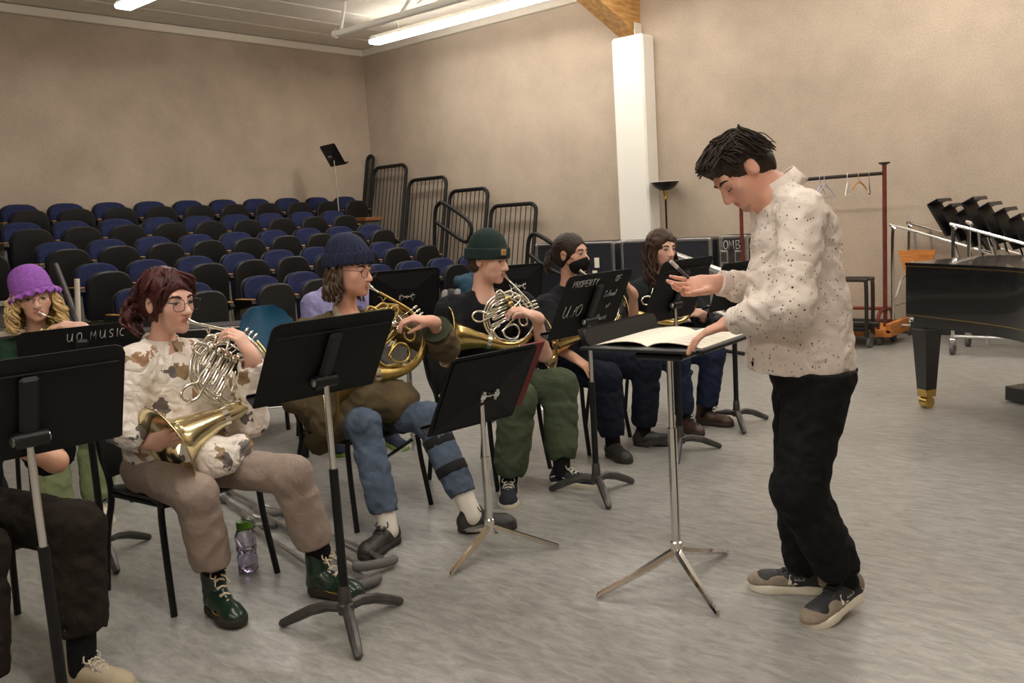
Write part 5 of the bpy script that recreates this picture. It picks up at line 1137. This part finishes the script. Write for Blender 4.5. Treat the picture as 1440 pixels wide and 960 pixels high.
sdf_obj('stubble', [ell(G(0, .037, -.068), A(.0515, .0495, .0435)*s, R, .02), ell(G(0, .074, -.094), A(.022, .0185, .0175)*s, R, .02), sub(ell(G(0, .088, -.055), A(.03, .03, .028)*s, R), .006), cut(G(0, 0, -.06), R@nrm(A(0, -.35, 1)))], .0055, mat('stubble', srgb(192, 148, 128), .7, noise=.2, nscale=120), t)
pn_ = thing('pen', 'dark marker pen held between the conductor fingers', 'pen', at(952, 376, 3.3)); pd = nrm(at(965, 388, 3.3)-at(944, 368, 3.27))
obj('barrel', MB().tube([at(944, 368, 3.27), at(944, 368, 3.27)+pd*.10], .006, 10), mat('pen_grey', srgb(70, 68, 70), .35), pn_, 40, True); obj('cap', MB().tube([at(944, 368, 3.27)-pd*.004, at(944, 368, 3.27)+pd*.035], .0072, 10), M_alu, pn_, 40, True)

# ---- woman in the cat print shirt -------------------------------------------------------------------------------
J = jp(dict(P=(232, 655, 3.66), N=(226, 482, 3.66), H=(236, 424, 3.62), RS=(190, 512, 3.54), LS=(280, 502, 3.80), RE=(172, 600, 3.46), RW=(206, 622, 3.44), LE=(352, 590, 3.66), LW=(354, 500, 3.55), RK=(276, 696, 3.30), LK=(410, 668, 3.43), RA=(302, 812, 3.36), LA=(450, 786, 3.48)))
fW = cdir(.79, -.61); hd = cdir(.86, -.5, -.08)
rh = hand_prims(J['RW'], cdir(.95, .0, .12), cdir(-.1, .9, .2), -1, .5, .03)
lh = hand_prims(J['LW'], cdir(-.45, -.1, .9), cdir(-.75, .25, -.45), -1, .62, .06, (.8, .3, .7), 1.0, (.75, .7, .68, .6))
t, R = person('seated woman with auburn ponytail and glasses in a cat print shirt playing horn', J, fW, hd, 1.1, SK_f, .0048, hands=[rh, lh], fem=True, neck=.049, iris=(.09, .11, .1))
o, s = J['H'], 1.1; G = lambda x, y, z: o+R@(A(x, y, z)*s)
M_cat = spots_mat('cat_print_cotton', srgb(232, 222, 212), 13, .42, [srgb(150, 126, 96), srgb(232, 222, 212), srgb(128, 122, 120), srgb(156, 134, 106), srgb(232, 222, 212), srgb(112, 104, 102), srgb(172, 136, 108), srgb(232, 222, 212)], .085, bump=.3)
sh = shirt(t, J, fW, M_cat, (.99, .97), 1.04, .0, (.074, .068, .046), None, .0075, .0052, 60, extra=[ell(J['P']+A(0, 0, .09)+fW*.03, A(.17, .17, .17), None, .05), cap(J['P']+fW*.08+A(0, 0, .07), at(300, 645, 3.45), .10, .09, k=.06), cap(at(318, 640, 3.5), at(338, 628, 3.52), .06, .05, k=.05), cap(at(268, 525, 3.7), at(285, 605, 3.64), .10, .115, k=.06), cut(J['P']+A(0, 0, -.0), nrm(A(0, 0, -1)+fW*.02))])
cn = J['N']+A(0, 0, .012)
ax_ = nrm(A(0, 0, 1)+fW*.25); band(sh, J['N']-A(0, 0, .022)-fW*.005, ax_, .088, .066, .05, M_cat, open_dir=fW, gap=.12)
for sx in (-1, 1):
    xx = nrm(np.cross(fW, A(0, 0, 1)))*sx; Rc = np.stack([nrm(xx-fW*.35), nrm(A(0, 0, 1)-fW*.55), nrm(np.cross(nrm(xx-fW*.35), nrm(A(0, 0, 1)-fW*.55)))], 1)
    obj('collar_flap', MB().prism([(0, .0), (.075, .012), (.082, -.03), (.03, -.06)], .004, J['N']+fW*.078-A(0, 0, .005)+xx*.006, Rc), M_cat, sh, None, True)
trousers(t, J, mat('taupe_twill', srgb(150, 134, 124), .9, fold=.2, spec=.2, noise=.1, nscale=12, bump=.3, bscale=60), (.09, .076, .072, .071), (.82, .80), .0075, .0042, 42, cutp=(J['P']+A(0, 0, .1), (0, 0, 1)))
M_bg = mat('green_leather', srgb(24, 46, 34), .28, noise=.3, nscale=14, coat=.25); M_bs = mat('boot_sole', srgb(44, 36, 30), .7); M_bl = mat('lace_cream', srgb(214, 196, 168), .8)
for q, td in (('R', cdir(.65, -.76)), ('L', cdir(.87, -.48))):
    ak = A(J[q+'A'][0], J[q+'A'][1], .108); J[q+'A'] = ak
    u = shoe(t, ak, td, .255, [M_bg, M_bs, M_bl], 0, .075, 'boot', .032, .05)
    Rr = frame(td); obj('welt_stitch', MB().tube([ak-A(0, 0, .066)+Rr@A(.048*math.cos(a)*(1.03 if math.sin(a) > 0 else .86), .055+.135*math.sin(a)*(1 if math.sin(a) > 0 else .9), 0) for a in np.linspace(0, 2*PI, 41)[:-1]], .0022, 5, closed=True), mat('welt_yellow', srgb(150, 126, 60), .7), u, 180, True)
    sdf_obj('sock', [cap(ak+A(0, 0, .08), ak+nrm(J[q+'K']-ak)*.22, .047, .05, k=.01)], .007, M_blk, t)
brows(o, R, s, t, H_red); glasses(o, R, s, t, mat('frame_dark', (.03, .02, .02), .35), .025, .021, .6)
hc = hair_cap(t, o, R, s, H_red, .013, (0.004, .088, -.036), (.060, .062, .086), [ell(G(0, -.03, .09), A(.06, .07, .03)*s, R, .02), cap(G(-.055, .05, .055), G(-.074, .035, -.01), .016*s, .011*s, k=.015), cap(G(.058, .052, .055), G(.077, .035, -.02), .018*s, .012*s, k=.015), cap(G(.077, .035, -.02), G(.079, .03, -.062), .011*s, .006*s, k=.01), sub(ell(G(.083, -.01, -.01), A(.018, .024, .034)*s, R), .006)], .004, 70)
locks(o, R, s, hc, H_red, [[(.03, -.09, .0), (.035, -.125, -.02), (.05, -.14, -.06), (.05, -.12, -.11)], [(.03, -.09, .01), (.06, -.13, 0), (.075, -.14, -.05), (.06, -.115, -.10)], [(.0, -.1, 0), (.02, -.14, -.02), (.02, -.15, -.07), (.03, -.12, -.12)], [(.05, -.08, -.01), (.07, -.11, -.03), (.085, -.11, -.07), (.075, -.08, -.115)]], 7, .009, 2.2, .012, 3, 'ponytail')
obj('hair_tie', MB().tube([G(.035+.02*math.cos(a), -.1, -.01+.022*math.sin(a)) for a in np.linspace(0, 2*PI, 13)[:-1]], .006*s, 6, closed=True), mat('tie_pink', srgb(150, 70, 66), .7), hc, 180, True)
locks(o, R, s, hc, H_red, [[(.02, .03, .118), (.05, .07, .085), (.074, .062, .04), (.079, .045, -.02)], [(.0, .03, .118), (-.04, .078, .08), (-.068, .062, .04), (-.074, .045, .0)], [(.03, -.02, .118), (.07, .0, .09), (.088, .0, .05), (.086, -.03, .03)], [(.02, -.05, .112), (.06, -.06, .08), (.08, -.07, .03), (.06, -.095, .0)]], 6, .002, 1, .007, 5, 'hair_strands')
mouth = G(0, .097, -.061)
horn('silver french horn held by the woman in the cat print shirt', None, 0, 1.06, M_silver, mat('pale_brass', (.72, .62, .36), .16, 1), M_silver, mouth=mouth, lean=(.32, .22))

# ---- man in the navy knit cap -----------------------------------------------------------------------------------
J = jp(dict(P=(475, 590, 4.58), N=(486, 442, 4.55), H=(492, 380, 4.5), RS=(428, 472, 4.40), LS=(546, 455, 4.72), RE=(418, 560, 4.36), RW=(455, 566, 4.3), LE=(626, 488, 4.56), LW=(608, 452, 4.38), RK=(512, 598, 4.15), LK=(602, 588, 4.3), RA=(545, 738, 4.02), LA=(662, 718, 4.14)))
J['P'][2] = .52
fN = cdir(.75, -.66); hd = cdir(.9, -.42, -.1)
lh = hand_prims(J['LW'], cdir(-.92, -.15, .25), cdir(-.25, .2, -.95), 1, .6, .05, (.75, .1, .7), 1.05, (.55, .55, .58, .6)); rh = hand_prims(J['RW'], cdir(.9, .2, -.1), cdir(-.2, .9, .2), -1, .5)
t, R = person('seated man with glasses in a navy knit cap and olive jacket playing a brass horn', J, fN, hd, 1.12, SK_p, .005, hands=[rh, lh], neck=.055)
o, s = J['H'], 1.12; G = lambda x, y, z: o+R@(A(x, y, z)*s)
M_jac = mat('olive_brown_cord', srgb(92, 80, 58), .95, fold=.28, spec=.2, noise=.3, nscale=9, bump=.35, bscale=120)
us = sdf_obj('undershirt', [cap(J['N']-A(0, 0, .05), J['N']+A(0, 0, .02), .078, .066, k=.02), cap(J['N']-A(0, 0, .08)+fN*.05, J['N']-A(0, 0, .03)+fN*.03, .07, .06, k=.03), sub(cap(J['N']-A(0, 0, .0)+fN*.02, J['H'], .057, .06), .006)], .006, mat('cream_cotton', srgb(222, 214, 186), .9), t)
sh = shirt(t, J, fN, M_jac, (.95, .82), 1.08, .01, (.078, .070, .056), None, .0085, .008, 52, 'jacket', extra=[ell(J['P']+A(0, 0, .06)+fN*.02, A(.20, .20, .17), None, .06), cap(J['P']+fN*.05+A(0, 0, .02), at(470, 590, 4.25), .12, .11, k=.07), cap(at(480, 555, 4.3), at(560, 565, 4.4), .10, .11, k=.06), cap(at(455, 580, 4.35), at(450, 620, 4.4), .09, .07, k=.06)], neck=.078, neckdrop=.05, wristflare=.35)
M_cg = mat('olive_green_lining', srgb(48, 54, 34), .8)
d_ = nrm(J['LW']-J['LE']); obj('sleeve_lining', MB().tube([J['LE']+d_*.16, J['LE']+d_*.175], [.074, .076], 20), M_cg, sh, 40, True)
M_jean = mat('blue_denim', srgb(82, 94, 112), .9, fold=.28, spec=.2, noise=.28, nscale=10, bump=.2, bscale=150)
trousers(t, J, M_jean, (.088, .076, .066, .062), (.88, .82), .0075, .006, 60, cutp=(J['P']+A(0, 0, .12), (0, 0, 1)))
M_shb = mat('black_worn_leather', (.028, .025, .022), .5, noise=.4, nscale=14); M_sk = mat('sock_white', srgb(222, 216, 204), .9)
for q, td in (('R', cdir(-.45, -.9)), ('L', cdir(.98, .02))):
    ak = A(J[q+'A'][0], J[q+'A'][1], .1); J[q+'A'] = ak
    shoe(t, ak, td, .275, [M_shb, M_bs, M_lb], 0, 0, 'shoe', .03, .052); socks(t, ak, J[q+'K'], M_sk, .12, .046)
K, A_ = J['LK'], J['LA']; dd = nrm(A_-K); M_br = mat('brace_black', (.014, .014, .015), .85)
br = obj('leg_brace', MB().tube([K+dd*.02, K+dd*.30], .03, 10, sx=1.6), M_br, t, 60, True, label='black strapped leg brace over the jeans')
for q in (.10, .245): obj('brace_strap', MB().tube([K+dd*q, K+dd*(q+.005), K+dd*(q+.05), K+dd*(q+.055)], [.07, .079, .078, .07], 18), M_br, br, 60, True)
H0, dh = J['LH'], nrm(K-J['LH']); 
for q in (.22, .32): obj('brace_strap', MB().tube([H0+dh*q, H0+dh*(q+.06)], .092, 18), M_br, br, 60, True)
brows(o, R, s, t, H_dark); glasses(o, R, s, t, mat('frame_copper', srgb(120, 84, 60), .35, .6), .024, .021, .95)
beanie(t, o, R, s, mat('navy_knit', srgb(30, 36, 62), .95, noise=.2, nscale=50), .006, -.14, 24, .0055, .0055, .112)
locks(o, R, s, t, H_brown, [[(.070*math.cos(a), -.01-.085*math.sin(a)*.9+.0, .02), (.080*math.cos(a), -.012-.092*math.sin(a), -.04), (.082*math.cos(a), -.02-.098*math.sin(a), -.09), (.078*math.cos(a), -.015-.1*math.sin(a), -.135)] for a in np.linspace(-.12, PI+.12, 15)], 6, .008, 2.3, .0095, 9, 'hair')
mouth = G(0, .097, -.061)
horn('brass french horn held by the man in the navy knit cap', None, 14, 1.16, M_dbrass, M_dbrass, M_nickel, mouth=mouth, lean=(.3, .2))

# ---- man in the green knit cap ----------------------------------------------------------------------------------
J = jp(dict(P=(672, 550, 5.08), N=(678, 412, 5.05), H=(687, 364, 5.0), RS=(634, 436, 4.93), LS=(733, 430, 5.2), RE=(630, 505, 4.8), RW=(650, 520, 4.55), LE=(765, 498, 5.0), LW=(755, 446, 4.82), RK=(728, 562, 4.62), LK=(788, 542, 4.92), RA=(716, 680, 4.64), LA=(790, 662, 4.8)))
J['P'][2] = .52
fG = cdir(.79, -.61); hd = cdir(.84, -.48, -.2)
lh = hand_prims(J['LW'], cdir(-.8, -.2, .45), cdir(-.4, .25, -.85), -1, .6, .05, (.75, .1, .7), 1.05, (.65, .6, .6, .6)); rh = hand_prims(J['RW'], cdir(.9, .2, .1), cdir(-.2, .9, .2), -1, .5)
t, R = person('seated man in a dark green knit cap, black tee and olive trousers playing horn', J, fG, hd, 1.12, SK_f, .005, hands=[rh, lh], neck=.058, arm=1.12)
o, s = J['H'], 1.12; G = lambda x, y, z: o+R@(A(x, y, z)*s)
M_tee = mat('black_cotton', (.013, .014, .017), .9, noise=.2, nscale=20, fold=.28, spec=.2)
shirt(t, J, fG, M_tee, (.46, .46), 1.06, .01, (.084, .074, .05), None, .0075, .006, 55, 'tee_shirt', neck=.07, neckdrop=.04)
trousers(t, J, mat('olive_cotton', srgb(72, 82, 62), .9, fold=.28, spec=.2, noise=.18, nscale=10, bump=.25, bscale=60), (.105, .095, .092, .066), (.86, .84), .008, .006, 46, cutp=(J['P']+A(0, 0, .12), (0, 0, 1)))
M_vb = mat('navy_canvas', srgb(28, 32, 44), .85); M_vs = mat('sole_white', srgb(206, 198, 178), .7)
for q, td in (('R', cdir(-.05, -1)), ('L', cdir(.86, -.4))):
    ak = A(J[q+'A'][0], J[q+'A'][1], .094); J[q+'A'] = ak
    u = shoe(t, ak, td, .27, [M_vb, M_vs, M_lw], 0, 0, 'skate_shoe', .034, .05)
    Rr = frame(td)
    for sx in (-1, 1): obj('side_wave', MB().tube(curve([ak-A(0, 0, .092)+Rr@A(sx*x, y, z) for x, y, z in ((.043, -.05, .05), (.044, -.01, .062), (.047, .03, .05), (.050, .06, .046), (.050, .09, .05))], 4), .0035, 5), M_vs, u, 180, True)
    socks(t, ak, J[q+'K'], M_blk, .12, .046)
brows(o, R, s, t, H_brown)
hair_cap(t, o, R, s, H_brown, .006, (0, .05, -.02), (.1, .075, .12), [sub(ell(G(.083, -.006, -.008), A(.018, .024, .034)*s, R), .006)])
bn, cf_ = beanie(t, o, R, s, mat('forest_green_knit', srgb(26, 44, 40), .95, noise=.15, nscale=60), -.016, -.16, 60, .0012, .0055, .122, -.012)
pp = G(.047, .107, .054); pf = nrm(R@A(.38, .92, .1)); Rf = frame(pf, R[:, 2])
pt = obj('patch', MB().box(pp, (.036, .004, .034), Rf, bev=.002), mat('patch_tan', srgb(170, 146, 100), .8), cf_, 40, True)
obj('patch_mark', MB().tube([pp+Rf@A(.009*math.cos(a), .0035, .009*math.sin(a)) for a in np.linspace(.6, 5.4, 14)], .0026, 5), mat('patch_gold', srgb(190, 140, 40), .7), pt, 180, True)
mouth = G(0, .097, -.061)
horn('silver french horn with a gold bell held by the man in the green knit cap', None, 30, 1.0, M_silver, M_lacq, M_silver, M_lacq, mouth=mouth, lean=(.25, .15), grip=True)
# ---- masked woman -----------------------------------------------------------------------------------------------
J = jp(dict(P=(795, 500, 5.7), N=(800, 402, 5.7), H=(803, 357, 5.65), RS=(766, 432, 5.58), LS=(846, 420, 5.85), RE=(768, 482, 5.45), RW=(806, 502, 5.32), LE=(892, 470, 5.75), LW=(890, 412, 5.55), RK=(853, 530, 5.32), LK=(910, 514, 5.52), RA=(862, 625, 5.32), LA=(905, 610, 5.55)))
J['P'][2] = .52
fM = cdir(.79, -.61); hd = cdir(.82, -.55, -.03)
rh = hand_prims(J['RW'], cdir(.75, -.25, -.6), cdir(-.2, .3, -.9), 1, .16, .16, (.8, .5, .1), .98); lh = hand_prims(J['LW'], cdir(-.5, -.3, .8), cdir(-.6, .25, -.6), -1, .6, .05)
t, R = person('seated woman in a black face mask and black tee with a hand on her knee', J, fM, hd, 1.1, SK_t, .0055, hands=[rh, lh], fem=True, neck=.05)
o, s = J['H'], 1.1; G = lambda x, y, z: o+R@(A(x, y, z)*s)
shirt(t, J, fM, M_tee, (.45, .45), 1.0, .0, (.074, .066, .05), None, .008, .006, 55, 'tee_shirt')
M_dj = mat('dark_denim', srgb(24, 28, 42), .9, noise=.25, nscale=14, fold=.35, spec=.2)
trousers(t, J, M_dj, (.10, .085, .078, .07), (.86, .86), .008, .006, 55, cutp=(J['P']+A(0, 0, .1), (0, 0, 1)))
for q, td in (('R', cdir(.35, -.93)), ('L', cdir(.97, -.2))):
    ak = A(J[q+'A'][0], J[q+'A'][1], .094); J[q+'A'] = ak; shoe(t, ak, td, .255, [M_shb, M_bs, M_lb], 0, 0, 'shoe', .028, .047, False); socks(t, ak, J[q+'K'], M_blk, .12, .045)
mk = sdf_obj('face_mask', [ell(G(0, .043, -.055), A(.069, .064, .058)*s, R, .02), ell(G(0, .09, -.036), A(.024, .026, .03)*s, R, .025), cut(G(0, .1, -.016), R@nrm(A(0, -.45, 1))), sub(ell(G(0, -.03, -.05), A(.1, .058, .13)*s, R), .004)], .005, M_blk, t, label='black cloth face mask')
for sx in (-1, 1): obj('ear_loop', MB().tube(curve([G(sx*.058, .062, -.03), G(sx*.074, .02, -.012), G(sx*.08, -.012, .004), G(sx*.077, -.02, -.02), G(sx*.06, .03, -.07)], 4), .002*s, 5), M_blk, mk, 180, True)
brows(o, R, s, t, H_dark)
hc = hair_cap(t, o, R, s, H_dark, .008, (0, .09, -.035), (.064, .064, .096), [sub(ell(G(.083, -.006, -.01), A(.018, .024, .034)*s, R), .006), ell(G(0, -.11, .0), A(.035, .03, .035)*s, R, .02)], .002, 80, disp=strands(o, R, s, 40, .0012))
locks(o, R, s, hc, H_dark, [[(.0, -.11, .02), (.02, -.14, -.01), (.03, -.14, -.06), (.03, -.125, -.11)], [(.01, -.11, 0), (.035, -.13, -.03), (.045, -.12, -.08)]], 6, .006, 2, .01, 21, 'ponytail')
horn('brass and silver french horn held by the masked woman', None, 12, 1.02, M_silver, M_lacq, M_silver, mouth=at(815, 380, 5.45), lean=(.25, .15), grip=True)

# ---- long haired woman ------------------------------------------------------------------------------------------
J = jp(dict(P=(897, 490, 6.2), N=(921, 390, 6.2), H=(930, 349, 6.15), RS=(884, 412, 6.05), LS=(960, 405, 6.35), RE=(880, 468, 5.95), RW=(920, 480, 5.8), LE=(992, 458, 6.2), LW=(986, 440, 6.0), RK=(953, 508, 5.8), LK=(1003, 498, 5.98), RA=(962, 593, 5.85), LA=(992, 583, 6.0)))
J['P'][2] = .52
hd = cdir(.5, -.86, -.12)
lh = hand_prims(J['LW'], cdir(-.85, -.3, .1), cdir(-.3, .4, -.8), -1, .6, .05)
t, R = person('seated woman with long curly brown hair in black behind a music stand', J, fM, hd, 1.08, SK_f, .006, hands=[lh], fem=True, neck=.05)
o, s = J['H'], 1.08; G = lambda x, y, z: o+R@(A(x, y, z)*s)
shirt(t, J, fM, M_tee, (.9, .9), 1.0, .0, (.07, .062, .046), None, .009, .006, 55, 'black_top')
trousers(t, J, mat('indigo_denim', srgb(36, 44, 66), .9, fold=.35, spec=.2, noise=.25, nscale=14), (.092, .078, .072, .066), (.84, .84), .009, .006, 55, cutp=(J['P']+A(0, 0, .1), (0, 0, 1)))
M_bb = mat('brown_leather', srgb(66, 46, 36), .45, noise=.25, nscale=14)
for q, td in (('R', cdir(.4, -.9)), ('L', cdir(.8, -.6))):
    ak = A(J[q+'A'][0], J[q+'A'][1], .1); J[q+'A'] = ak; shoe(t, ak, td, .25, [M_bb, M_bs, M_lb], 0, .05, 'boot', .028, .046); socks(t, ak, J[q+'K'], M_blk, .16, .045)
brows(o, R, s, t, H_dark)
H_cb = mat('hair_curly_brown', srgb(60, 40, 28), .5, spec=.3, noise=.35, nscale=50)
hc = hair_cap(t, o, R, s, H_cb, .012, (0, .086, -.04), (.058, .062, .094), [cap(G(-.07, .03, .05), G(-.084, .02, -.06), .02*s, .02*s, k=.02), cap(G(.07, .03, .05), G(.084, .02, -.06), .02*s, .02*s, k=.02)], .005, 70)
rt = []
for a in np.linspace(-.5, PI+.5, 20):
    rt.append([(.076*math.cos(a), -.01-.088*math.sin(a), .04), (.096*math.cos(a), -.01-.095*math.sin(a), -.06), (.11*math.cos(a), -.005-.1*math.sin(a)+.03*abs(math.cos(a)), -.16), (.105*math.cos(a), .0-.095*math.sin(a)+.05*abs(math.cos(a)), -.26), (.1*math.cos(a), .0-.09*math.sin(a)+.06*abs(math.cos(a)), -.30-.05*abs(math.cos(a)))])
locks(o, R, s, hc, H_cb, rt, 7, .011, 4.5, .0085, 31, 'curls', seg=28)
horn('silver french horn of the long haired woman, mostly behind a stand', None, 25, 1.0, M_silver, M_lacq, M_silver, mouth=at(936, 372, 6.0), lean=(.25, .15))

# ---- purple hatted player ---------------------------------------------------------------------------------------
J = jp(dict(P=(55, 585, 5.0), N=(50, 472, 4.95), H=(49, 418, 4.9), RS=(4, 498, 4.83), LS=(92, 490, 5.12), RE=(2, 575, 4.7), RW=(45, 590, 4.5), LE=(138, 530, 4.95), LW=(114, 460, 4.76), RK=(68, 612, 4.55), LK=(132, 605, 4.72), RA=(80, 730, 4.55), LA=(140, 715, 4.72)))
J['P'][2] = .52
fP = cdir(.6, -.8); hd = cdir(.5, -.86, -.08)
lh = hand_prims(J['LW'], cdir(-.9, -.2, .25), cdir(-.3, .25, -.9), 1, .55, .05, (.75, .1, .7)); rh = hand_prims(J['RW'], cdir(.9, .2, 0), cdir(-.2, .9, .2), -1, .5)
t, R = person('seated player with curly blond hair in a purple crochet hat playing horn', J, fP, hd, 1.12, SK_f, .0055, hands=[lh, rh], fem=True, neck=.05, ears=False, iris=(.1, .13, .16))
o, s = J['H'], 1.12; G = lambda x, y, z: o+R@(A(x, y, z)*s)
shirt(t, J, fP, mat('dark_green_sweater', srgb(36, 58, 46), .95, fold=.4, spec=.2, noise=.2, nscale=14, bump=.2, bscale=140), (.92, .92), 1.0, 0, (.075, .066, .05), None, .0085, .006, 55, 'sweater')
trousers(t, J, mat('sage_corduroy', srgb(142, 152, 112), .95, fold=.4, spec=.2, noise=.12, nscale=12), (.092, .08, .082, .08), (.84, .84), .0085, .006, 55, cutp=(J['P']+A(0, 0, .1), (0, 0, 1)))
M_wc = mat('white_canvas', srgb(214, 208, 196), .85)
for q, td in (('R', cdir(.5, -.86)), ('L', cdir(.55, -.83))):
    ak = A(J[q+'A'][0], J[q+'A'][1], .094); J[q+'A'] = ak; shoe(t, ak, td, .26, [M_wc, M_vs, M_lw], 0, 0, 'sneaker', .03, .047); socks(t, ak, J[q+'K'], mat('sock_slate', srgb(70, 76, 90), .9), .14, .045)
brows(o, R, s, t, H_blond); glasses(o, R, s, t, mat('frame_gold', srgb(170, 130, 90), .3, .8), .023, .02, .95)
rt = []
for a in np.linspace(-.55, PI+.55, 22):
    rt.append([(.076*math.cos(a), -.01-.085*math.sin(a), .045), (.098*math.cos(a), -.01-.098*math.sin(a), -.02), (.118*math.cos(a), -.012-.11*math.sin(a), -.09), (.118*math.cos(a), -.01-.112*math.sin(a), -.155)])
hc = hair_cap(t, o, R, s, H_blond, .0, (0, .086, -.04), (.062, .064, .098), (), .002, 80)
locks(o, R, s, hc, H_blond, rt, 10, .014, 3.4, .0072, 41, 'curls', seg=26)
# crochet hat with ruffled brim
M_cro = mat('purple_yarn', srgb(156, 94, 188), .95, noise=.2, nscale=70, bump=.5, bscale=190)
V = []; F = []; nu = 72; prof = []
_c = curve([(.004, .128), (.03, .126), (.055, .117), (.076, .1), (.09, .075), (.097, .045), (.1, .015), (.101, -.004)], 4)
for i_, q_ in enumerate(_c[:-1]): n_ = nrm(A(q_[0], max(q_[1]-.02, .0))); prof.append((q_[0]+n_[0]*.0016*(-1)**i_, q_[1]+n_[1]*.0016*(-1)**i_))
NB = len(prof); prof += [(.101, -.004), (.108, -.014), (.118, -.024), (.127, -.036)]
Rt = R@np.array(Matrix.Rotation(math.radians(16), 3, 'X'))@np.array(Matrix.Rotation(math.radians(12), 3, 'Y'))
for i, (r_, z_) in enumerate(prof):
    for k in range(nu):
        a = 2*PI*k/nu; ru = max(0, i-NB)*.0028; rr_ = r_+ru*math.cos(a*16); V.append(o+Rt@(A(rr_*math.cos(a)*.96, rr_*1.08*math.sin(a)-.012, z_+.036+ru*math.sin(a*16+1.)*1.2)*s))
for i in range(len(prof)-1):
    for k in range(nu): F.append((i*nu+k, (i+1)*nu+k, (i+1)*nu+(k+1) % nu, i*nu+(k+1) % nu))
F.append(tuple(range(nu))); m = MB(); m.add(V, F); ht = obj('crochet_hat', m, M_cro, t, 180, True); md = ht.modifiers.new('thick', 'SOLIDIFY'); md.thickness = .006
obj('yarn_band', MB().tube([o+Rt@(A(.102*math.cos(a)*.96, .102*1.08*math.sin(a)-.012,   .032)*s) for a in np.linspace(0, 2*PI, 49)[:-1]], .0045*s, 6, closed=True), M_cro, ht, 180, True)
horn('yellow brass french horn of the purple hatted player', None, 6, 1.02, mat('green_brass', (.56, .47, .20), .28, 1), None, M_silver, mouth=G(0, .097, -.061), lean=(.25, .15))

# ---- player cut by the left edge --------------------------------------------------------------------------------
J = dict(P=cw(-2.02, 3.12, .52), N=cw(-1.98, 3.08, 1.06), H=cw(-1.95, 3.05, 1.26), RS=cw(-2.08, 2.92, .98), LS=cw(-1.87, 3.26, .98), RE=cw(-1.95, 2.75, .72), RW=cw(-1.72, 2.72, .62), LE=at(78, 648, 2.98), LW=at(-20, 610, 2.8), RK=cw(-1.72, 2.72, .53), LK=cw(-1.50, 2.92, .52), RA=cw(-1.70, 2.60, .1), LA=cw(-1.50, 2.85, .1))
fL = cdir(.82, -.57)
lh = hand_prims(J['LW'], cdir(.85, -.4, .2), cdir(-.2, .2, -.9), 1, .5, .05)
t, R = person('seated player in dark plaid and dark brown trousers cut by the left edge', J, fL, cdir(.82, -.57, -.05), 1.05, SK_t, .006, hands=[lh], neck=.05)
o, s = J['H'], 1.05
shirt(t, J, fL, spots_mat('dark_plaid', srgb(26, 32, 34), 9, .2, [srgb(44, 52, 54), srgb(20, 26, 28)], .0), (.9, .57), 1.05, 0, (.08, .074, .064), None, .009, .006, 55, 'plaid_shirt')
trousers(t, J, mat('dark_brown_twill', srgb(36, 30, 25), .9, fold=.35, spec=.2, noise=.15, nscale=14, bump=.2, bscale=80), (.10, .09, .082, .082), (.86, .80), .008, .006, 55, cutp=(J['P']+A(0, 0, .1), (0, 0, 1)))
for q, td in (('R', cdir(.75, -.66)), ('L', cdir(.93, -.36))):
    ak = A(J[q+'A'][0], J[q+'A'][1], .094); J[q+'A'] = ak; u = shoe(t, ak, td, .265, [mat('tan_canvas', srgb(176, 162, 138), .9), M_vs, M_lw], 0, 0, 'sneaker', .03, .048); socks(t, ak, J[q+'K'], M_blk, .16, .045)
    Rr = frame(td)
    for sx in (-1, 1):
        for k in range(5): obj('eyelet', MB().tube([ak-A(0, 0, .092)+Rr@A(sx*(.024+.0015*k)+.006*math.cos(a)*0+sx*.0, .10-.018*k+.005*math.cos(a), .066+.007*k+.005*math.sin(a)) for a in np.linspace(0, 2*PI, 9)[:-1]], .0016, 5, closed=True), M_alu, u, 180, True)
hair_cap(t, o, R, s, H_dark, .012)

# ---- player in lavender behind the navy cap -------------------------------------------------------------------------
J = jp(dict(P=(470, 540, 6.35), N=(468, 405, 6.35), H=(478, 372, 6.32), RS=(440, 428, 6.25), LS=(514, 418, 6.5), RE=(438, 480, 6.2), RW=(470, 500, 6.05), LE=(534, 475, 6.4), LW=(514, 495, 6.2), RK=(450, 540, 5.3), LK=(540, 535, 5.4), RA=(415, 562, 7.2), LA=(545, 620, 5.4)))
J['P'][2] = .52; J['RA'] = cw(-1.22, 5.9, .09); J['LA'] = cw(-.85, 5.95, .09); J['RK'] = cw(-1.15, 5.95, .5); J['LK'] = cw(-.95, 6.1, .5)
t, R = person('player in a lavender top seated behind the navy capped man', J, fM, cdir(.6, -.8, -.05), .98, SK_f, .008, neck=.05)
shirt(t, J, fM, mat('lavender_knit', srgb(150, 146, 190), .95, fold=.4, noise=.1, nscale=20), (.9, .9), 1.0, 0, (.085, .07, .05), None, .009, .006, 55, 'lavender_top')
trousers(t, J, M_dj, (.09, .08, .074, .07), (.86, .86), .01, .005, 30, cutp=(J['P']+A(0, 0, .1), (0, 0, 1)))
hair_cap(t, J['H'], R, .98, H_brown, .01, h=.008)
for q, td in (('R', cdir(.3, -.95)), ('L', cdir(.5, -.86))): ak = A(J[q+'A'][0], J[q+'A'][1], .094); shoe(t, ak, td, .26, [mat('navy_suede', srgb(32, 40, 60), .9), mat('lime_sole', srgb(120, 150, 60), .7), M_lb], 0, 0, 'trainer', .03, .048, False)
